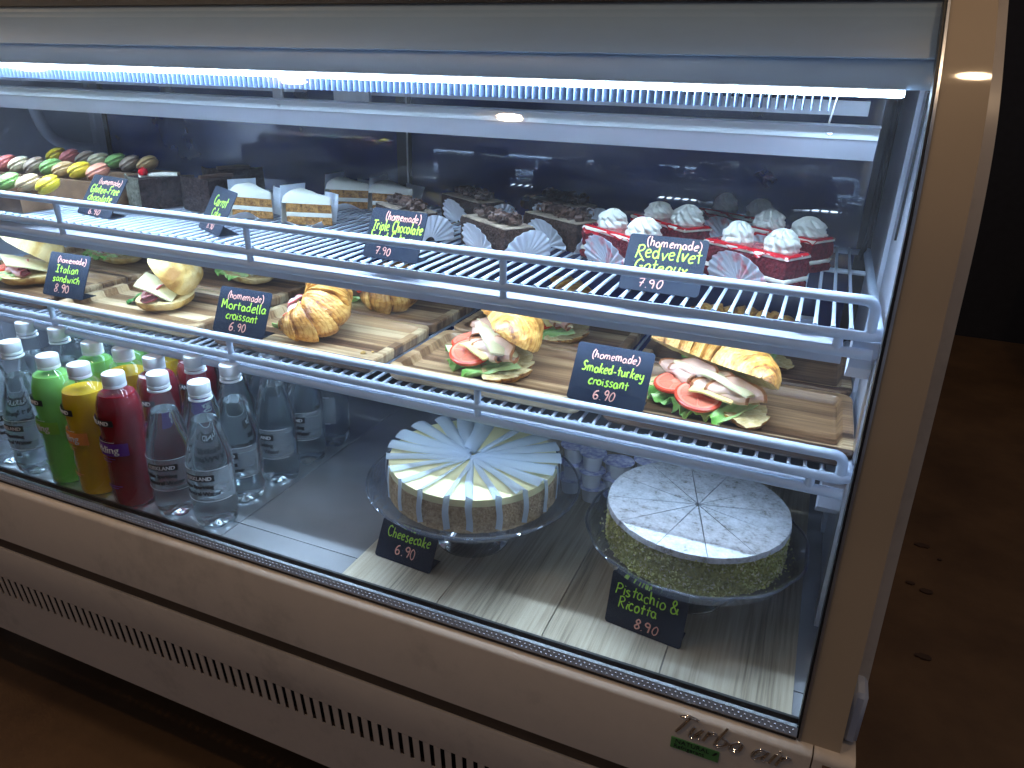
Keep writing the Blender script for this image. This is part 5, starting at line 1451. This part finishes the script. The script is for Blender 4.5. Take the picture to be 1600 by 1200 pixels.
def water_bottle(loc, rz, label, level=.168):
    t = thing('water_bottle', label, 'bottle', loc, R(rz), group='clear sparkling water bottles in the bottom of the case')
    def rad(z):
        P = [(0, .0255), (.006, .0300), (.016, .0322), (.030, .0325), (.034, .0316), (.040, .0325), (.098, .0325), (.112, .0318), (.130, .0285), (.150, .0235), (.170, .0180), (.186, .0142), (.196, .0126), (.212, .0124)]
        for i in range(len(P) - 1):
            if z <= P[i + 1][0]:
                k = (z - P[i][0]) / (P[i + 1][0] - P[i][0]); k = k * k * (3 - 2 * k) if i > 6 else k
                return P[i][1] * (1 - k) + P[i + 1][1] * k
        return P[-1][1]
    zs = [0, .002, .006, .012, .018, .024, .030, .034, .038, .044, .06, .08, .098, .105, .112, .12, .13, .14, .15, .16, .17, .18, .188, .196, .204, .212]
    pet = lambda a, z, k: 1 - (.22 * abs(sin(2.5 * a)) ** 3 * max(0, 1 - z / .020)) - (.012 * max(0, sin(10 * a)) if .11 < z < .165 else 0)
    mb = MB(); mb.lathe([(.0003, .006), (.012, .0035)] + [(rad(z), z) for z in zs], 60, mod=pet); mb.build('bottle_body', M['pet'], t, ang=60)
    zl = [z for z in zs if z < level] + [level]
    mb = MB(); mb.lathe([(.0003, .008), (.012, .0055)] + [(rad(z) - .0012, max(z, .002)) for z in zl] + [(.0003, level)], 60, mod=pet); mb.build('water', M['water'], t, ang=60)
    mb = MB(); mb.lathe([(.0128, .1975), (.0160, .1985), (.0160, .2005), (.0128, .2015)], 28); mb.build('neck_ring', M['cap'], t)
    bottle_cap(t, .2085, .0148)
    a0 = FRONT - .95
    lab_patch(.03285, a0 - .95, a0 + 2.3, .0500, .1010, n=24).build('label_film', M['film'], t)
    lab_patch(.0334, a0 - .06, a0 + 1.32, .0836, .0934, .0005).build('brand_band', M['ink_dark'], t)
    ftext('KIRKLAND', .0082, 'brand_lettering', M['ink_white'], t, wrap(.0340, .0856, a0 + .04), bold=.00012)
    ftext('Italian Sparkling', .0080, 'label_lettering', M['ink_dark'], t, wrap(.0333, .0722, a0 - .25), bold=.00022)
    ftext('Mineral Water', .0092, 'label_lettering', M['ink_dark'], t, wrap(.0333, .0610, a0 - .12), bold=.00022)
    lab_patch(.0330, a0 - .55, a0 + 2.0, .0505, .0512).build('label_edge', M['ink_white'], t)
    lab_patch(.0330, a0 - .55, a0 + 2.0, .1005, .1012).build('label_edge', M['ink_white'], t)
    return t
def soda_bottle(loc, rz, label, juice, band, level=.180):
    t = thing('soda_bottle', label, 'bottle', loc, R(rz + 14), group='coloured sparkling soda bottles in the bottom of the case')
    P = [(.0003, .004), (.020, .002), (.0270, .001), (.0305, .004), (.0318, .010), (.0318, .060), (.0308, .085), (.0306, .110), (.0318, .135), (.0320, .155), (.0305, .168), (.0265, .179), (.0195, .1865), (.0150, .190), (.0138, .1945), (.0138, .2)]
    Q = []
    for i in range(len(P) - 1):
        n = 3 if P[i + 1][1] - P[i][1] > .012 else 1
        for k in range(n): Q.append((P[i][0] + (P[i + 1][0] - P[i][0]) * k / n, P[i][1] + (P[i + 1][1] - P[i][1]) * k / n))
    Q.append(P[-1])
    sq = lambda a, z, k: (1.0 + .018 * cos(4 * a)) if z < .172 else 1
    pet = lambda a, z, k: sq(a, z, k) * (1 - (.03 * abs(sin(5 * a)) if .160 < z < .186 else 0))
    mb = MB(); mb.lathe(Q, 64, mod=pet); mb.build('bottle_body', M['pet'], t, ang=60)
    q = [(r - .0013 if r > .002 else r, z + (.0012 if z < .01 else 0)) for r, z in Q if z < level]; q += [(q[-1][0] - .001, level), (.0003, level)]
    mb = MB(); mb.lathe(q, 64, mod=sq); mb.build('soda', M[juice], t, ang=60)
    bottle_cap(t, .1965, .0156)
    rr = .0336; a0 = FRONT - .75
    lab_patch(rr, a0 - .5, a0 + 1.02, .1398, .1498).build('brand_band', M['ink_dark'], t)
    ftext('KIRKLAND', .0088, 'brand_lettering', M['ink_white'], t, wrap(rr + .0006, .1420, a0 - .42), bold=.00012)
    lab_patch(rr - .0003, a0 - .80, a0 + 1.45, .092, .112).build('flavour_band', M[band], t)
    ftext('Sparkling', .0165, 'flavour_lettering', M['ink_white'], t, wrap(rr + .0003, .0970, a0 - .72))
    lab_patch(rr - .0008, a0 - .2, a0 + .9, .1135, .1142).build('label_line', M['ink_white'], t)
    for z_, w_ in ((.086, .8), (.0815, .6), (.040, .9), (.0365, .7)):
        lab_patch(rr - .0012, a0 + .0, a0 + w_, z_, z_ + .0012).build('label_line', M[band], t)
    return t
M['band_green'] = simple('green_label', (.20, .52, .02), .5, var=.03)
M['band_orange'] = simple('orange_label', (.80, .30, .06), .5, var=.03)
M['band_purple'] = simple('purple_label', (.12, .02, .30), .5, var=.03)
DZ = -.6198
proto_w = water_bottle((-.750, .696, DZ), R(0), 'clear water bottle at the right end of the front row of bottles')
proto_w.rotation_euler.z = R(30)
WB = [(-.824, .694, 14, 'clear water bottle between the red soda and the rightmost front bottle'),
      (-1.123, .690, -6, 'tall clear water bottle cut by the left edge, left of the green soda'),
      (-.760, .766, -10, 'clear water bottle behind the rightmost front bottle'),
      (-.832, .770, 22, 'clear water bottle half hidden behind the front pair of water bottles'),
      (-1.120, .768, 5, 'clear water bottle in the second row left of the rear green soda'),
      (-1.192, .764, 16, 'clear water bottle in the second row at the left edge'),
      (-1.195, .692, 16, 'clear water bottle leftmost in the front row')]
for x, y, rz, lab in WB: copy_thing(proto_w, (x, y, DZ), R(rz + 26), label=lab)
for j, yy in enumerate((.838, .910, .982)):
    for i, x in enumerate((-1.19, -1.118, -.830, -.747)):
        copy_thing(proto_w, (x + random.uniform(-.003, .003), yy, DZ), R(random.uniform(-30, 30)), label='dim water bottle, %s from the left among those in the %s row' % (pos[i], ['third', 'fourth', 'fifth'][j]))
sp = {}
for (x, y, rz, c, lab) in ((-1.051, .695, -8, 'green', 'green soda bottle in the front row'), (-.978, .690, -12, 'orange', 'orange yellow soda bottle in the front row'),
                           (-.904, .687, 2, 'red', 'dark red soda bottle in the front row'), (-1.046, .768, 10, 'green', 'green soda bottle in the second row behind the front green one'),
                           (-.980, .770, -5, 'orange', 'orange soda bottle in the second row behind the front one'), (-.908, .763, 6, 'red', 'dark red soda bottle in the second row'),
                           (-1.044, .842, 0, 'green', 'green soda bottle in the third row under the shelf'), (-.976, .843, 15, 'orange', 'orange soda bottle in the third row under the shelf'),
                           (-.904, .838, 12, 'red', 'dark red soda bottle in the third row under the shelf')):
    if c in sp: copy_thing(sp[c], (x, y, DZ), R(rz + 14), label=lab)
    else: sp[c] = soda_bottle((x, y, DZ), rz, lab, 'juice_' + c, 'band_' + {'green': 'green', 'orange': 'orange', 'red': 'purple'}[c], .182 if c != 'orange' else .172)
